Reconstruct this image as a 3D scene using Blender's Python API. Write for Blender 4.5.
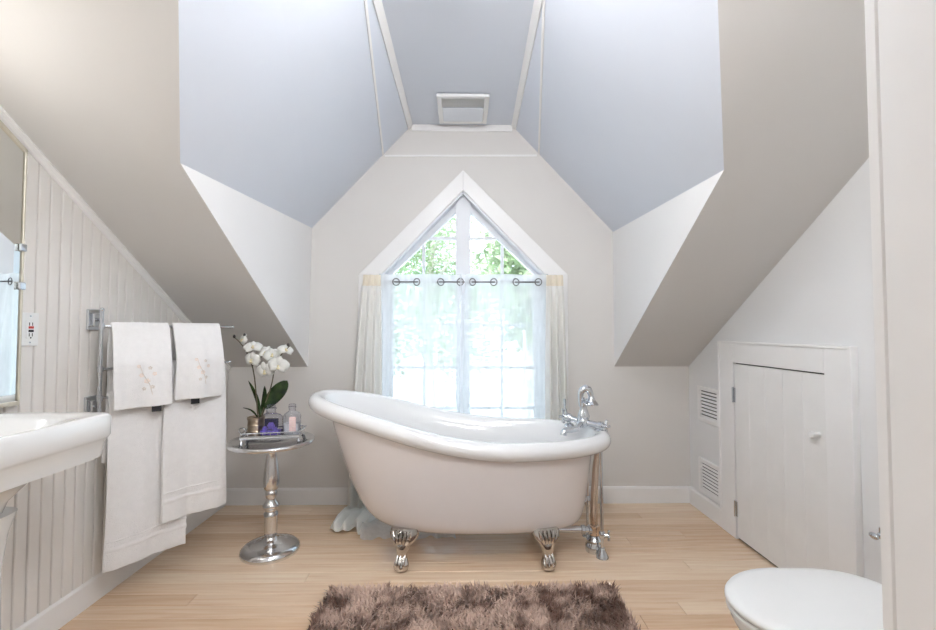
import bpy, bmesh, math, random
from mathutils import Vector, Matrix
R = math.radians
PI = math.pi
random.seed(7)
for o in list(bpy.data.objects):
    bpy.data.objects.remove(o, do_unlink=True)
scene = bpy.context.scene
C = scene.collection

# ------------------------------------------------------------ camera, world, sun, exposure
F = 450.0
cam_d = bpy.data.cameras.new('camera')
cam_d.sensor_fit = 'HORIZONTAL'; cam_d.sensor_width = 36.0
cam_d.lens = 36.0 * F / 936.0
cam_d.clip_start = 0.02; cam_d.clip_end = 300
cam = bpy.data.objects.new('camera', cam_d); C.objects.link(cam)
cam.location = (0, 0, 1.2)
cam.rotation_euler = (PI/2 + math.atan(15/F), 0, -math.atan(6/F))
scene.camera = cam

world = bpy.data.worlds.new('sky'); scene.world = world; world.use_nodes = True
wn = world.node_tree.nodes; wl = world.node_tree.links
bg = wn['Background']
bg.inputs['Color'].default_value = (0.66, 0.83, 1.0, 1)
bg.inputs['Strength'].default_value = 1.4

sun_d = bpy.data.lights.new('sun', 'SUN'); sun_d.energy = 1.7; sun_d.angle = R(6); sun_d.color = (1.0, .96, .88)
sun = bpy.data.objects.new('sun', sun_d); C.objects.link(sun)
sun.rotation_euler = (R(40), 0, R(-25))          # high, behind the house: lights the garden, not the room

vs = scene.view_settings
vs.view_transform = 'Standard'; vs.look = 'None'; vs.exposure = 1.68; vs.gamma = 1.0
vs.use_curve_mapping = False

LAMP_CEIL = 8.0
LAMP_WALL = 4.2
FILL_HALL = 16.0
FILL_DOOR = 31.0

# ------------------------------------------------------------ helpers
ORG = {}
def tag(o, label=None, cat=None, group=None, kind=None):
    if label: o['label'] = label
    if cat: o['category'] = cat
    if group: o['group'] = group
    if kind: o['kind'] = kind
    return o
def thing(name, loc, label=None, cat=None, group=None, kind=None):
    o = bpy.data.objects.new(name, None); C.objects.link(o)
    o.empty_display_size = .05
    o.location = loc; ORG[o.name] = Vector(loc)
    return tag(o, label, cat, group, kind)
def link_mesh(name, me, mat, parent=None, loc=None):
    o = bpy.data.objects.new(name, me); C.objects.link(o)
    if mat is not None and not me.materials: me.materials.append(mat)
    if parent is not None: o.parent = parent
    if loc is not None: o.location = loc
    return o

class MB:
    """collects shapes given in world coordinates; build() links them as ONE mesh object"""
    def __init__(s): s.bm = bmesh.new()
    def add(s, verts, faces):
        vv = [s.bm.verts.new(v) for v in verts]
        for f in faces:
            try: s.bm.faces.new([vv[i] for i in f])
            except ValueError: pass
        return vv
    def box(s, x0, x1, y0, y1, z0, z1, bev=0.0, seg=1):
        b = bmesh.new()
        vs_ = [b.verts.new(p) for p in ((x0,y0,z0),(x1,y0,z0),(x1,y1,z0),(x0,y1,z0),(x0,y0,z1),(x1,y0,z1),(x1,y1,z1),(x0,y1,z1))]
        for f in ((0,3,2,1),(4,5,6,7),(0,1,5,4),(1,2,6,5),(2,3,7,6),(3,0,4,7)): b.faces.new([vs_[i] for i in f])
        if bev: bmesh.ops.bevel(b, geom=b.edges[:], offset=bev, segments=seg, affect='EDGES', profile=.5)
        s.merge(b); return s
    def prism(s, pts, d, bev=0.0):
        """planar polygon pts extruded along vector d"""
        b = bmesh.new(); d = Vector(d); n = len(pts)
        a = [b.verts.new(p) for p in pts]; c = [b.verts.new(Vector(p)+d) for p in pts]
        b.faces.new(a); b.faces.new(c[::-1])
        for i in range(n): b.faces.new((a[i], c[i], c[(i+1)%n], a[(i+1)%n]))
        bmesh.ops.recalc_face_normals(b, faces=b.faces[:])
        if bev: bmesh.ops.bevel(b, geom=b.edges[:], offset=bev, segments=1, affect='EDGES')
        s.merge(b); return s
    def merge(s, b, M=None):
        mp = {}
        for v in b.verts: mp[v] = s.bm.verts.new(M @ v.co if M else v.co)
        for f in b.faces:
            try: s.bm.faces.new([mp[v] for v in f.verts])
            except ValueError: pass
        b.free()
    def rings(s, rs, cap0=True, cap1=True, closed=True):
        n = len(rs[0]); V = [[s.bm.verts.new(p) for p in r] for r in rs]
        for a, b in zip(V[:-1], V[1:]):
            for i in range(n if closed else n-1):
                j = (i+1) % n
                try: s.bm.faces.new((a[i], a[j], b[j], b[i]))
                except ValueError: pass
        if cap0: s.bm.faces.new(V[0][::-1])
        if cap1: s.bm.faces.new(V[-1])
        return s
    def tube(s, pts, r, n=12, cap=True):
        """tube along a polyline; r a number or list of radii"""
        pts = [Vector(p) for p in pts]; m = len(pts)
        rr = r if isinstance(r, (list, tuple)) else [r]*m
        t0 = (pts[1]-pts[0]).normalized()
        ref = Vector((0,0,1)) if abs(t0.z) < .9 else Vector((1,0,0))
        u = t0.cross(ref).normalized(); out = []
        for i in range(m):
            t = (pts[min(i+1,m-1)]-pts[max(i-1,0)]).normalized()
            u = (u - t*u.dot(t)).normalized(); v = t.cross(u)
            out.append([pts[i]+(u*math.cos(2*PI*k/n)+v*math.sin(2*PI*k/n))*rr[i] for k in range(n)])
        s.rings(out, cap, cap); return s
    def lathe(s, prof, c, n=32, axis=None):
        """prof: list of (radius, height) from bottom to top; axis defaults to +Z"""
        c = Vector(c); ax = Vector(axis).normalized() if axis else Vector((0,0,1))
        q = Vector((0,0,1)).rotation_difference(ax)
        out = [[c + q @ Vector((max(r,1e-4)*math.cos(2*PI*k/n), max(r,1e-4)*math.sin(2*PI*k/n), h)) for k in range(n)] for r, h in prof]
        s.rings(out); return s
    def torus(s, c, R_, r, axis=(0,0,1), n=24, m=8):
        c = Vector(c); q = Vector((0,0,1)).rotation_difference(Vector(axis).normalized())
        V = []
        for i in range(n):
            a = 2*PI*i/n
            V.append([s.bm.verts.new(c + q @ Vector(((R_+r*math.cos(2*PI*j/m))*math.cos(a), (R_+r*math.cos(2*PI*j/m))*math.sin(a), r*math.sin(2*PI*j/m)))) for j in range(m)])
        for i in range(n):
            for j in range(m):
                s.bm.faces.new((V[i][j], V[(i+1)%n][j], V[(i+1)%n][(j+1)%m], V[i][(j+1)%m]))
        return s
    def ball(s, c, r, sub=2, sc=(1,1,1)):
        b = bmesh.new(); bmesh.ops.create_icosphere(b, subdivisions=sub, radius=1)
        c = Vector(c)
        for v in b.verts: v.co = Vector((v.co.x*r*sc[0], v.co.y*r*sc[1], v.co.z*r*sc[2])) + c
        s.merge(b); return s
    def grid(s, P):
        """P[i][j] points"""
        V = [[s.bm.verts.new(p) for p in row] for row in P]
        for a, b in zip(V[:-1], V[1:]):
            for i in range(len(a)-1): s.bm.faces.new((a[i], a[i+1], b[i+1], b[i]))
        return s
    def build(s, name, mat, parent=None, smooth=True, ang=40, recalc=True, kind=None, solid=0, subd=0):
        if recalc: bmesh.ops.recalc_face_normals(s.bm, faces=s.bm.faces[:])
        me = bpy.data.meshes.new(name)
        org = ORG.get(parent.name) if parent is not None else None
        if org is not None:
            for v in s.bm.verts: v.co -= org
        s.bm.to_mesh(me); s.bm.free()
        if smooth:
            me.shade_smooth(); me.set_sharp_from_angle(angle=R(ang))
        o = link_mesh(name, me, mat, parent)
        if org is not None: ORG[o.name] = org
        if solid:
            m = o.modifiers.new('thick', 'SOLIDIFY'); m.thickness = solid; m.offset = 0
        if subd:
            m = o.modifiers.new('sub', 'SUBSURF'); m.levels = subd; m.render_levels = subd
        if kind: o['kind'] = kind
        return o

def sup(cx, cy, a, b, n, z, N=48):
    """superellipse ring in the XY plane; z number or f(x,y)"""
    out = []
    for k in range(N):
        t = 2*PI*k/N; ct, st = math.cos(t), math.sin(t)
        x = cx + a*math.copysign(abs(ct)**(2/n), ct); y = cy + b*math.copysign(abs(st)**(2/n), st)
        out.append(Vector((x, y, z(x, y) if callable(z) else z)))
    return out
def lerp_tab(tab, x):
    if x <= tab[0][0]: return tab[0][1]
    for (a, fa), (b, fb) in zip(tab[:-1], tab[1:]):
        if x <= b:
            t = (x-a)/(b-a); return fa + (fb-fa)*t
    return tab[-1][1]
def smooth_tab(tab, x, w):
    return sum(lerp_tab(tab, x + w*(k/6-.5)*2) for k in range(7))/7

# ------------------------------------------------------------ materials
def new_mat(name):
    m = bpy.data.materials.new(name); m.use_nodes = True
    nt = m.node_tree; return m, nt, nt.nodes['Principled BSDF']
def mat(name, col, rough=.5, metal=0.0, var=.04, scale=6.0, bump=0.0, bscale=60.0, coat=0.0, spec=.5, sheen=0.0):
    """paint / metal / cloth with a faint procedural variation and relief"""
    m, nt, p = new_mat(name); N, L = nt.nodes, nt.links
    tc = N.new('ShaderNodeTexCoord')
    nz = N.new('ShaderNodeTexNoise'); nz.inputs['Scale'].default_value = scale; nz.inputs['Detail'].default_value = 3
    L.new(tc.outputs['Object'], nz.inputs['Vector'])
    rp = N.new('ShaderNodeValToRGB')
    a = [max(0, c*(1-var)) for c in col]; b = [min(1, c*(1+var)) for c in col]
    rp.color_ramp.elements[0].position = .3; rp.color_ramp.elements[1].position = .7
    rp.color_ramp.elements[0].color = (*a, 1); rp.color_ramp.elements[1].color = (*b, 1)
    L.new(nz.outputs['Fac'], rp.inputs['Fac']); L.new(rp.outputs['Color'], p.inputs['Base Color'])
    p.inputs['Roughness'].default_value = rough; p.inputs['Metallic'].default_value = metal
    p.inputs['Coat Weight'].default_value = coat; p.inputs['Coat Roughness'].default_value = .06
    p.inputs['Specular IOR Level'].default_value = spec
    if sheen: p.inputs['Sheen Weight'].default_value = sheen
    if bump:
        n2 = N.new('ShaderNodeTexNoise'); n2.inputs['Scale'].default_value = bscale; n2.inputs['Detail'].default_value = 4
        L.new(tc.outputs['Object'], n2.inputs['Vector'])
        bp = N.new('ShaderNodeBump'); bp.inputs['Strength'].default_value = bump; bp.inputs['Distance'].default_value = .01
        L.new(n2.outputs['Fac'], bp.inputs['Height']); L.new(bp.outputs['Normal'], p.inputs['Normal'])
    return m
def emit(name, col, s):
    m, nt, p = new_mat(name)
    p.inputs['Base Color'].default_value = (.8,.8,.8,1)
    p.inputs['Emission Color'].default_value = (*col, 1); p.inputs['Emission Strength'].default_value = s
    return m
def glass_mat(name, tint=(1,1,1), gloss=.07):
    m, nt, p = new_mat(name); N, L = nt.nodes, nt.links; N.remove(p)
    out = N['Material Output']
    tr = N.new('ShaderNodeBsdfTransparent'); tr.inputs['Color'].default_value = (*tint, 1)
    gl = N.new('ShaderNodeBsdfGlossy'); gl.inputs['Roughness'].default_value = .02
    lw = N.new('ShaderNodeLayerWeight'); lw.inputs['Blend'].default_value = .25
    mp = N.new('ShaderNodeMapRange'); mp.inputs['To Min'].default_value = gloss*.6; mp.inputs['To Max'].default_value = .6
    L.new(lw.outputs['Fresnel'], mp.inputs['Value'])
    mx = N.new('ShaderNodeMixShader')
    L.new(mp.outputs['Result'], mx.inputs['Fac']); L.new(tr.outputs[0], mx.inputs[1]); L.new(gl.outputs[0], mx.inputs[2])
    L.new(mx.outputs[0], out.inputs['Surface']); return m
def cloth_mat(name, col, see=.3, trans=.5):
    """woven cloth: part of the light goes straight through the weave, part is scattered"""
    m, nt, p = new_mat(name); N, L = nt.nodes, nt.links; N.remove(p)
    out = N['Material Output']
    df = N.new('ShaderNodeBsdfDiffuse'); df.inputs['Color'].default_value = (*col, 1)
    tl = N.new('ShaderNodeBsdfTranslucent'); tl.inputs['Color'].default_value = (*col, 1)
    tp = N.new('ShaderNodeBsdfTransparent')
    tc = N.new('ShaderNodeTexCoord'); wv = N.new('ShaderNodeTexNoise'); wv.inputs['Scale'].default_value = 14
    mpg = N.new('ShaderNodeMapping'); mpg.inputs['Scale'].default_value = (3, 3, .4)
    L.new(tc.outputs['Object'], mpg.inputs['Vector']); L.new(mpg.outputs[0], wv.inputs['Vector'])
    mr = N.new('ShaderNodeMapRange'); mr.inputs['To Min'].default_value = see*.75; mr.inputs['To Max'].default_value = see*1.25
    L.new(wv.outputs['Fac'], mr.inputs['Value'])
    m1 = N.new('ShaderNodeMixShader'); m1.inputs['Fac'].default_value = trans
    L.new(df.outputs[0], m1.inputs[1]); L.new(tl.outputs[0], m1.inputs[2])
    m2 = N.new('ShaderNodeMixShader')
    L.new(mr.outputs['Result'], m2.inputs['Fac']); L.new(m1.outputs[0], m2.inputs[1]); L.new(tp.outputs[0], m2.inputs[2])
    L.new(m2.outputs[0], out.inputs['Surface']); return m
def plank_mat(name):
    m, nt, p = new_mat(name); N, L = nt.nodes, nt.links
    tc = N.new('ShaderNodeTexCoord'); oi = N.new('ShaderNodeObjectInfo')
    ml = N.new('ShaderNodeMath'); ml.operation = 'MULTIPLY'; ml.inputs[1].default_value = 60
    L.new(oi.outputs['Random'], ml.inputs[0])
    cx = N.new('ShaderNodeCombineXYZ'); L.new(ml.outputs[0], cx.inputs['X']); L.new(ml.outputs[0], cx.inputs['Y'])
    va = N.new('ShaderNodeVectorMath'); va.operation = 'ADD'
    L.new(tc.outputs['Object'], va.inputs[0]); L.new(cx.outputs[0], va.inputs[1])
    mp = N.new('ShaderNodeMapping'); mp.inputs['Scale'].default_value = (1.2, 22, 1)
    L.new(va.outputs[0], mp.inputs['Vector'])
    nz = N.new('ShaderNodeTexNoise'); nz.inputs['Scale'].default_value = 2.2; nz.inputs['Detail'].default_value = 6; nz.inputs['Distortion'].default_value = .6
    L.new(mp.outputs[0], nz.inputs['Vector'])
    rp = N.new('ShaderNodeValToRGB'); e = rp.color_ramp.elements
    e[0].position = .28; e[0].color = (.78, .56, .39, 1); e[1].position = .75; e[1].color = (.92, .76, .58, 1)
    e2 = e.new(.5); e2.color = (.86, .67, .49, 1)
    L.new(nz.outputs['Fac'], rp.inputs['Fac'])
    # each plank its own tone
    tone = N.new('ShaderNodeValToRGB'); t = tone.color_ramp.elements
    t[0].color = (.86, .77, .70, 1); t[1].color = (1.03, 1.05, 1.06, 1)
    k = t.new(.55); k.color = (.98, .95, .92, 1)
    L.new(oi.outputs['Random'], tone.inputs['Fac'])
    mx = N.new('ShaderNodeMix'); mx.data_type = 'RGBA'; mx.blend_type = 'MULTIPLY'; mx.inputs['Factor'].default_value = 1
    L.new(rp.outputs['Color'], mx.inputs['A']); L.new(tone.outputs['Color'], mx.inputs['B'])
    L.new(mx.outputs['Result'], p.inputs['Base Color'])
    p.inputs['Roughness'].default_value = .2; p.inputs['Specular IOR Level'].default_value = .7
    bp = N.new('ShaderNodeBump'); bp.inputs['Strength'].default_value = .05; bp.inputs['Distance'].default_value = .004
    L.new(nz.outputs['Fac'], bp.inputs['Height']); L.new(bp.outputs['Normal'], p.inputs['Normal'])
    return m
def leaf_mat(name, a, b, trans=.35, scale=3.0, rough=.45):
    m, nt, p = new_mat(name); N, L = nt.nodes, nt.links
    tc = N.new('ShaderNodeTexCoord'); nz = N.new('ShaderNodeTexNoise'); nz.inputs['Scale'].default_value = scale
    L.new(tc.outputs['Object'], nz.inputs['Vector'])
    rp = N.new('ShaderNodeValToRGB'); rp.color_ramp.elements[0].color = (*a, 1); rp.color_ramp.elements[1].color = (*b, 1)
    rp.color_ramp.elements[0].position = .35; rp.color_ramp.elements[1].position = .65
    L.new(nz.outputs['Fac'], rp.inputs['Fac']); L.new(rp.outputs['Color'], p.inputs['Base Color'])
    p.inputs['Roughness'].default_value = rough
    if trans:
        tl = N.new('ShaderNodeBsdfTranslucent'); L.new(rp.outputs['Color'], tl.inputs['Color'])
        mx = N.new('ShaderNodeMixShader'); mx.inputs['Fac'].default_value = trans
        L.new(p.outputs[0], mx.inputs[1]); L.new(tl.outputs[0], mx.inputs[2])
        L.new(mx.outputs[0], N['Material Output'].inputs['Surface'])
    return m

M = {}
M['wall']   = mat('greige wall paint', (.745, .72, .69), .75, var=.015, scale=2, bump=.03, bscale=180)
M['slope']  = mat('greige slope paint', (.715, .70, .68), .6, var=.015, scale=2, bump=.03, bscale=180)
M['blue_ceil'] = mat('ceiling paint with daylight tint', (.735, .775, .85), .7, var=.012, scale=2, bump=.03, bscale=180)  # blue cast of the window daylight put into one even ceiling colour
M['white_ceil'] = mat('white ceiling paint', (.86, .85, .84), .7, var=.012, scale=2, bump=.03, bscale=180)
M['white_wall'] = mat('pale grey wall paint', (.82, .82, .82), .7, var=.012, scale=2, bump=.03, bscale=180)
M['trim']   = mat('white trim paint', (.90, .89, .88), .35, var=.015, scale=5)
M['bead']   = mat('cream beadboard paint', (.83, .80, .765), .42, var=.02, scale=7)
M['door']   = mat('white door paint', (.88, .87, .855), .4, var=.02, scale=8)
M['frame']  = mat('white window paint', (.80, .82, .86), .4, var=.015)
M['plank']  = plank_mat('pale fir plank')
M['sub']    = mat('dark floor joint', (.30, .19, .11), .8)
M['glass']  = glass_mat('window glass')
M['sheer']  = cloth_mat('white sheer voile', (.93, .955, .985), .38, .45)
M['drape']  = cloth_mat('ivory drape cloth', (.97, .96, .92), .04, .25)
M['hem']    = cloth_mat('cream curtain pocket', (.94, .86, .72), .03, .3)
M['chrome'] = mat('chrome', (.66, .68, .71), .07, 1.0, var=.01)
M['nickel'] = mat('aged nickel', (.56, .53, .50), .12, 1.0, var=.12, scale=25)
M['copper'] = mat('tarnished supply pipe', (.66, .52, .42), .14, 1.0, var=.10, scale=12)
M['pewter'] = mat('polished cast aluminium', (.72, .72, .73), .16, 1.0, var=.06, scale=18, bump=.06, bscale=40)
M['rod']    = mat('dark pewter rod', (.16, .15, .15), .35, .8)
M['grommet']= mat('pewter grommet', (.22, .21, .21), .3, .85)
M['tub_out']= mat('blush enamel', (.83, .775, .755), .2, var=.01, coat=.3)
M['tub_in'] = mat('white enamel', (.86, .86, .86), .12, var=.008, coat=.5)
M['china']  = mat('white vitreous china', (.86, .86, .85), .1, var=.008, coat=.5)
M['plastic']= mat('white plastic', (.86, .86, .85), .3, var=.01)
M['towel']  = mat('white terry cloth', (.90, .89, .89), .95, var=.02, scale=40, bump=.5, bscale=260, sheen=.3)
M['band']   = mat('white woven towel band', (.88, .87, .87), .8, var=.02, scale=60, bump=.2, bscale=300)
M['thread'] = mat('peach embroidery thread', (.87, .76, .69), .7, var=.15, scale=60)
M['thread2']= mat('grey taupe embroidery thread', (.74, .68, .63), .7, var=.15, scale=60)
M['black']  = mat('black cloth tag', (.02, .02, .025), .6)
M['mirror'] = mat('mirror silvering', (.90, .92, .90), .01, 1.0, var=.002)
M['gilt']   = mat('dull brass mirror edge', (.66, .62, .52), .4, .3, var=.08, scale=20)
M['red']    = mat('red test button', (.6, .05, .04), .4)
M['slot']   = mat('dark outlet slot', (.05, .05, .05), .6)
M['lamp']   = emit('warm lamp glass', (.985, .99, 1.0), LAMP_CEIL)
M['lamp_w'] = emit('wall lamp glass', (1.0, .97, .92), LAMP_WALL)
M['fill_d'] = emit('door fill glass', (.985, .99, 1.0), FILL_DOOR)
M['fill_h'] = emit('hall fill glass', (.97, .985, 1.0), FILL_HALL)

# ------------------------------------------------------------ the room: numbers
XL, XR, YB, YF = -1.635, 1.597, 3.16, 0.45
KZ, SL = .943, .65                       # knee wall height and pitch of the main roof
def roof(y): return KZ + SL*(YB - y)
EL = [(-1.073,YB,KZ), (-1.056,YB,1.918), (-1.105,1.758,roof(1.758))]     # dormer cheek, left
ER = [( 1.070,YB,KZ), ( 1.072,YB,1.896), ( 1.053,1.775,roof(1.775))]     # dormer cheek, right
CZ, CX = 2.66, .356                      # dormer flat ceiling
YV = YB - (CZ-KZ)/SL                     # where the flat ceiling meets the main roof
def slab(name, pts, d, m, parent=None, kind=None):
    b = MB(); b.prism(pts, d); return b.build(name, m, parent, smooth=False, kind=kind)

# floor: subfloor and single planks
floor = slab('floor', [(XL-.1,-1.6,-.12),(XR+.1,-1.6,-.12),(XR+.1,YB+.1,-.12),(XL-.1,YB+.1,-.12)], (0,0,.104), M['sub'], kind='structure')
PW = .088
def plank_mesh(L):
    b = MB(); b.box(0, L-.0012, 0.0005, PW-.0005, -.016, 0, bev=.0012)
    bmesh.ops.recalc_face_normals(b.bm, faces=b.bm.faces[:])
    me = bpy.data.meshes.new('plank'); b.bm.to_mesh(me); b.bm.free(); return me
plank_lib = {}
def put_plank(x0, x1, y):
    L = round(x1-x0, 3)
    if L not in plank_lib: plank_lib[L] = plank_mesh(L)
    link_mesh('plank', plank_lib[L], M['plank'], floor, (x0, y, 0))
rng = random.Random(11)
y = YB - PW; row = 0
cuts = [[.75], [-1.0], [1.15], [-.75], [.25], [-1.2, 1.3], [.95]]
while y > .30:
    cs = [XL] + cuts[row % 7] + [XR]
    for a, c in zip(cs[:-1], cs[1:]): put_plank(a, c, y)
    y -= PW; row += 1
while y > -1.5:
    put_plank(-1.3, 1.3, y); y -= PW

# back wall with the pentagonal window opening
AP = (.007, 2.185); SH = 1.594; WX0, WX1, WZ0 = -.565, .585, .25
TOP = 2.80
def wall_xz(name, outer_pieces, y0, dy, m, kind='structure'):
    b = MB()
    for p in outer_pieces: b.prism([(x, y0, z) for x, z in p], (0, dy, 0))
    return b.build(name, m, None, smooth=False, kind=kind)
wall_back = wall_xz('wall_back', [
    [(XL-.1,-.1),(WX0,-.1),(WX0,SH),(AP[0],AP[1]),(AP[0],TOP),(XL-.1,TOP)],
    [(WX1,-.1),(XR+.1,-.1),(XR+.1,TOP),(AP[0],TOP),(AP[0],AP[1]),(WX1,SH)],
    [(WX0,-.1),(WX1,-.1),(WX1,WZ0),(WX0,WZ0)]], YB, .16, M['wall'])
# right wall
wall_right = slab('wall_right', [(XR,YF-.2,-.1),(XR,YB,-.1),(XR,YB,KZ+.05),(XR,YF-.2,roof(YF-.2)+.05)], (.1,0,0), M['white_wall'], kind='structure')
# left wall: backing and single beaded boards
wall_left = slab('wall_left', [(XL,YF-.2,-.1),(XL,YB,-.1),(XL,YB,KZ+.05),(XL,YF-.2,roof(YF-.2)+.05)], (-.1,0,0), M['bead'], kind='structure')
BW = .051
y = YB
while y > .5:
    y0, y1 = y-BW, y
    prof = [(y0+.0018,.0),(y0+.0018,.002),(y0+.0035,.009),(y0+.006,.0115),(y1-.006,.0115),(y1-.0035,.009),(y1-.0018,.002),(y1-.0018,0)]
    b = MB()
    b.rings([[(XL+d, yy, .10) for yy, d in prof], [(XL+d, yy, roof(yy)-.012) for yy, d in prof]])
    b.build('board', M['bead'], wall_left, smooth=False)
    y -= BW
# front wall with the doorway the camera looks through
DX0, DX1, DZ = -.62, .452, 2.12
fb = MB()
for p in ([(XL-.1,-.1),(DX0,-.1),(DX0,2.85),(XL-.1,2.85)], [(DX1,-.1),(XR+.1,-.1),(XR+.1,2.85),(DX1,2.85)], [(DX0,DZ),(DX1,DZ),(DX1,2.85),(DX0,2.85)]):
    fb.prism([(x, .33, z) for x, z in p], (0, .12, 0))
fb.build('wall_front', M['white_wall'], None, smooth=False, kind='structure')
door_2 = thing('door_2', (0, .39, 0), kind='structure')
for xa, xb in ((DX1-.022, DX1), (DX0, DX0+.022)):
    b = MB(); b.box(xa, xb, .32, .45, 0, DZ, bev=.001); b.build('jamb', M['trim'], door_2, smooth=False)
b = MB(); b.box(DX0, DX1, .32, .45, DZ-.022, DZ); b.build('head_jamb', M['trim'], door_2, smooth=False)
b = MB(); b.box(DX1-.034, DX1-.022, .32, .424, 0, DZ-.022, bev=.002); b.build('door_stop', M['trim'], door_2, smooth=False)
b = MB(); b.box(DX0+.022, DX0+.034, .32, .424, 0, DZ-.022, bev=.002); b.build('door_stop', M['trim'], door_2, smooth=False)
for xa, xb in ((DX1-.022, DX1+.07), (DX0-.07, DX0+.022)):
    b = MB(); b.box(xa, xb, .45, .467, 0, DZ+.07, bev=.003); b.build('casing', M['trim'], door_2, smooth=False)
b = MB(); b.box(DX0+.022, DX1-.022, .45, .467, DZ-.022, DZ+.07, bev=.003); b.build('casing', M['trim'], door_2, smooth=False)
# hall behind the camera
slab('wall_hall_left', [(-1.3,-1.6,-.1),(-1.3,.33,-.1),(-1.3,.33,2.6),(-1.3,-1.6,2.6)], (-.1,0,0), M['white_wall'], kind='structure')
slab('wall_hall_right', [(1.3,-1.6,-.1),(1.3,.33,-.1),(1.3,.33,2.6),(1.3,-1.6,2.6)], (.1,0,0), M['white_wall'], kind='structure')
slab('wall_hall_back', [(-1.4,-1.5,-.1),(1.4,-1.5,-.1),(1.4,-1.5,2.6),(-1.4,-1.5,2.6)], (0,-.1,0), M['white_wall'], kind='structure')
slab('ceiling_hall', [(-1.4,-1.6,2.5),(1.4,-1.6,2.5),(1.4,.33,2.5),(-1.4,.33,2.5)], (0,0,.1), M['white_ceil'], kind='structure')

# sloping ceilings
ceiling = thing('ceiling', (0, 2, 2.6), kind='structure')
def shell(name, polys, m, up):
    """thin slab made of joined flat pieces; the inner face is the given polygon"""
    b = MB()
    for p in polys:
        b.prism(p, up)
    return b.build(name, m, ceiling, smooth=False)
CV = {-1: -.366, 1: .285}                # the flat ceiling narrows a little toward the camera
ve = lambda s: (CV[s], YV, CZ)
ce = lambda s, y: s*CX + (CV[s]-s*CX)*(YB-y)/(YB-YV)
shell('roof_slope', [[(XL-.1,YB,KZ), EL[0], EL[2], ve(-1), (CV[-1],YF-.1,roof(YF-.1)), (XL-.1,YF-.1,roof(YF-.1))]], M['slope'], (-.05,.04,.06))
shell('roof_slope', [[(XR+.1,YB,KZ), ER[0], ER[2], ve(1), (CV[1],YF-.1,roof(YF-.1)), (XR+.1,YF-.1,roof(YF-.1))]], M['slope'], (.05,.04,.06))
shell('roof_slope', [[ve(-1), ve(1), (CV[1],YF-.1,roof(YF-.1)), (CV[-1],YF-.1,roof(YF-.1))]], M['slope'], (0,.04,.06))
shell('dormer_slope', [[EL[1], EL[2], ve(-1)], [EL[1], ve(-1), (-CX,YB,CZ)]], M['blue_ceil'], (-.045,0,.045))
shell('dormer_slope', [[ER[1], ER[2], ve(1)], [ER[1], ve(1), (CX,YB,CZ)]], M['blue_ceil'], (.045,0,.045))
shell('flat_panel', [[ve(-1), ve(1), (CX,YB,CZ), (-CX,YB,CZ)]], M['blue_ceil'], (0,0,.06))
slab('wall_dormer_left', EL, (-.06,.02,.04), M['white_ceil'], kind='structure')
slab('wall_dormer_right', ER, (.06,.02,.04), M['white_ceil'], kind='structure')

# thin bands under the flat ceiling, and the fine raised line below them
def strip(name, p, q, side, w, t, m, parent):
    """board from p to q, w wide along the given side vector, t thick off the surface"""
    p, q, side = Vector(p), Vector(q), Vector(side).normalized()
    n = (q-p).cross(side).normalized()
    if n.z > 0 and abs(n.z) > .05: n = -n
    elif abs(n.z) <= .05 and n.y > 0: n = -n
    b = MB(); b.prism([p, q, q+side*w, p+side*w], n*t); return b.build(name, m, parent, smooth=False)
trim_3 = thing('trim_3', (0, YB, CZ-.03), kind='structure')
for s in (-1, 1):
    dn = Vector((EL[1][0]+CX, 0, EL[1][2]-CZ)) if s < 0 else Vector((ER[1][0]-CX, 0, ER[1][2]-CZ))
    strip('band', (ce(s,1.2), 1.2, CZ), (s*CX, YB, CZ), dn, .042, .008, M['trim'], trim_3)
strip('band', (-CX, YB, CZ-.001), (CX, YB, CZ-.001), (0,0,-1), .045, .008, M['trim'], trim_3)
trim_4 = thing('trim_4', (0, YB, 2.44), kind='structure')
def on_slope(s, t, u):
    """point on a dormer slope: t from the eave (0) to the ceiling (1) at the back wall, then u metres toward the camera while climbing"""
    E_ = EL if s < 0 else ER
    x = E_[1][0]*(1-t) + s*CX*t; z = E_[1][2]*(1-t) + CZ*t
    return Vector((x + (CV[s]-s*CX)*t*u/(YB-YV), YB-u, z))
for s in (-1, 1):
    dn = Vector((EL[1][0]+CX, 0, EL[1][2]-CZ)) if s < 0 else Vector((ER[1][0]-CX, 0, ER[1][2]-CZ))
    strip('bead_line', on_slope(s, .95 if s < 0 else .975, 1.4 if s < 0 else 1.35), on_slope(s, .712 if s < 0 else .737, 0), dn, .013, .006, M['trim'], trim_4)
strip('bead_line', (-.548, YB, 2.440), (.532, YB, 2.448), (0,0,-1), .012, .005, M['trim'], trim_4)

# baseboards and the raking cornice on the beaded wall
def base(name, pts):
    b = MB(); b.prism(pts[0], pts[1]); 
    return b.build(name, M['trim'], None, smooth=False, kind='structure')
BH = .112
base('baseboard_left', ([(XL,YF,0),(XL+.018,YF,0),(XL+.018,YF,BH-.012),(XL+.012,YF,BH),(XL,YF,BH)], (0,YB-YF,0)))
base('baseboard_back', ([(XL+.018,YB,0),(XL+.018,YB-.018,0),(XL+.018,YB-.018,BH-.012),(XL+.018,YB-.012,BH),(XL+.018,YB,BH)], (XR-XL-.036,0,0)))
base('baseboard_right', ([(XR,2.745,0),(XR-.018,2.745,0),(XR-.018,2.745,BH-.012),(XR-.012,2.745,BH),(XR,2.745,BH)], (0,YB-2.745,0)))
tr = MB()
pr = [(0,0),(.026,0),(.027,-.010),(.020,-.016),(.018,-.028),(.013,-.034),(0,-.034)]
tr.rings([[(XL+.003+a, YB-.003, roof(YB-.003)+d) for a, d in pr], [(XL+.003+a, YF, roof(YF)+d) for a, d in pr]])
tr.build('trim_1', M['trim'], None, smooth=False, kind='structure')

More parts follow.
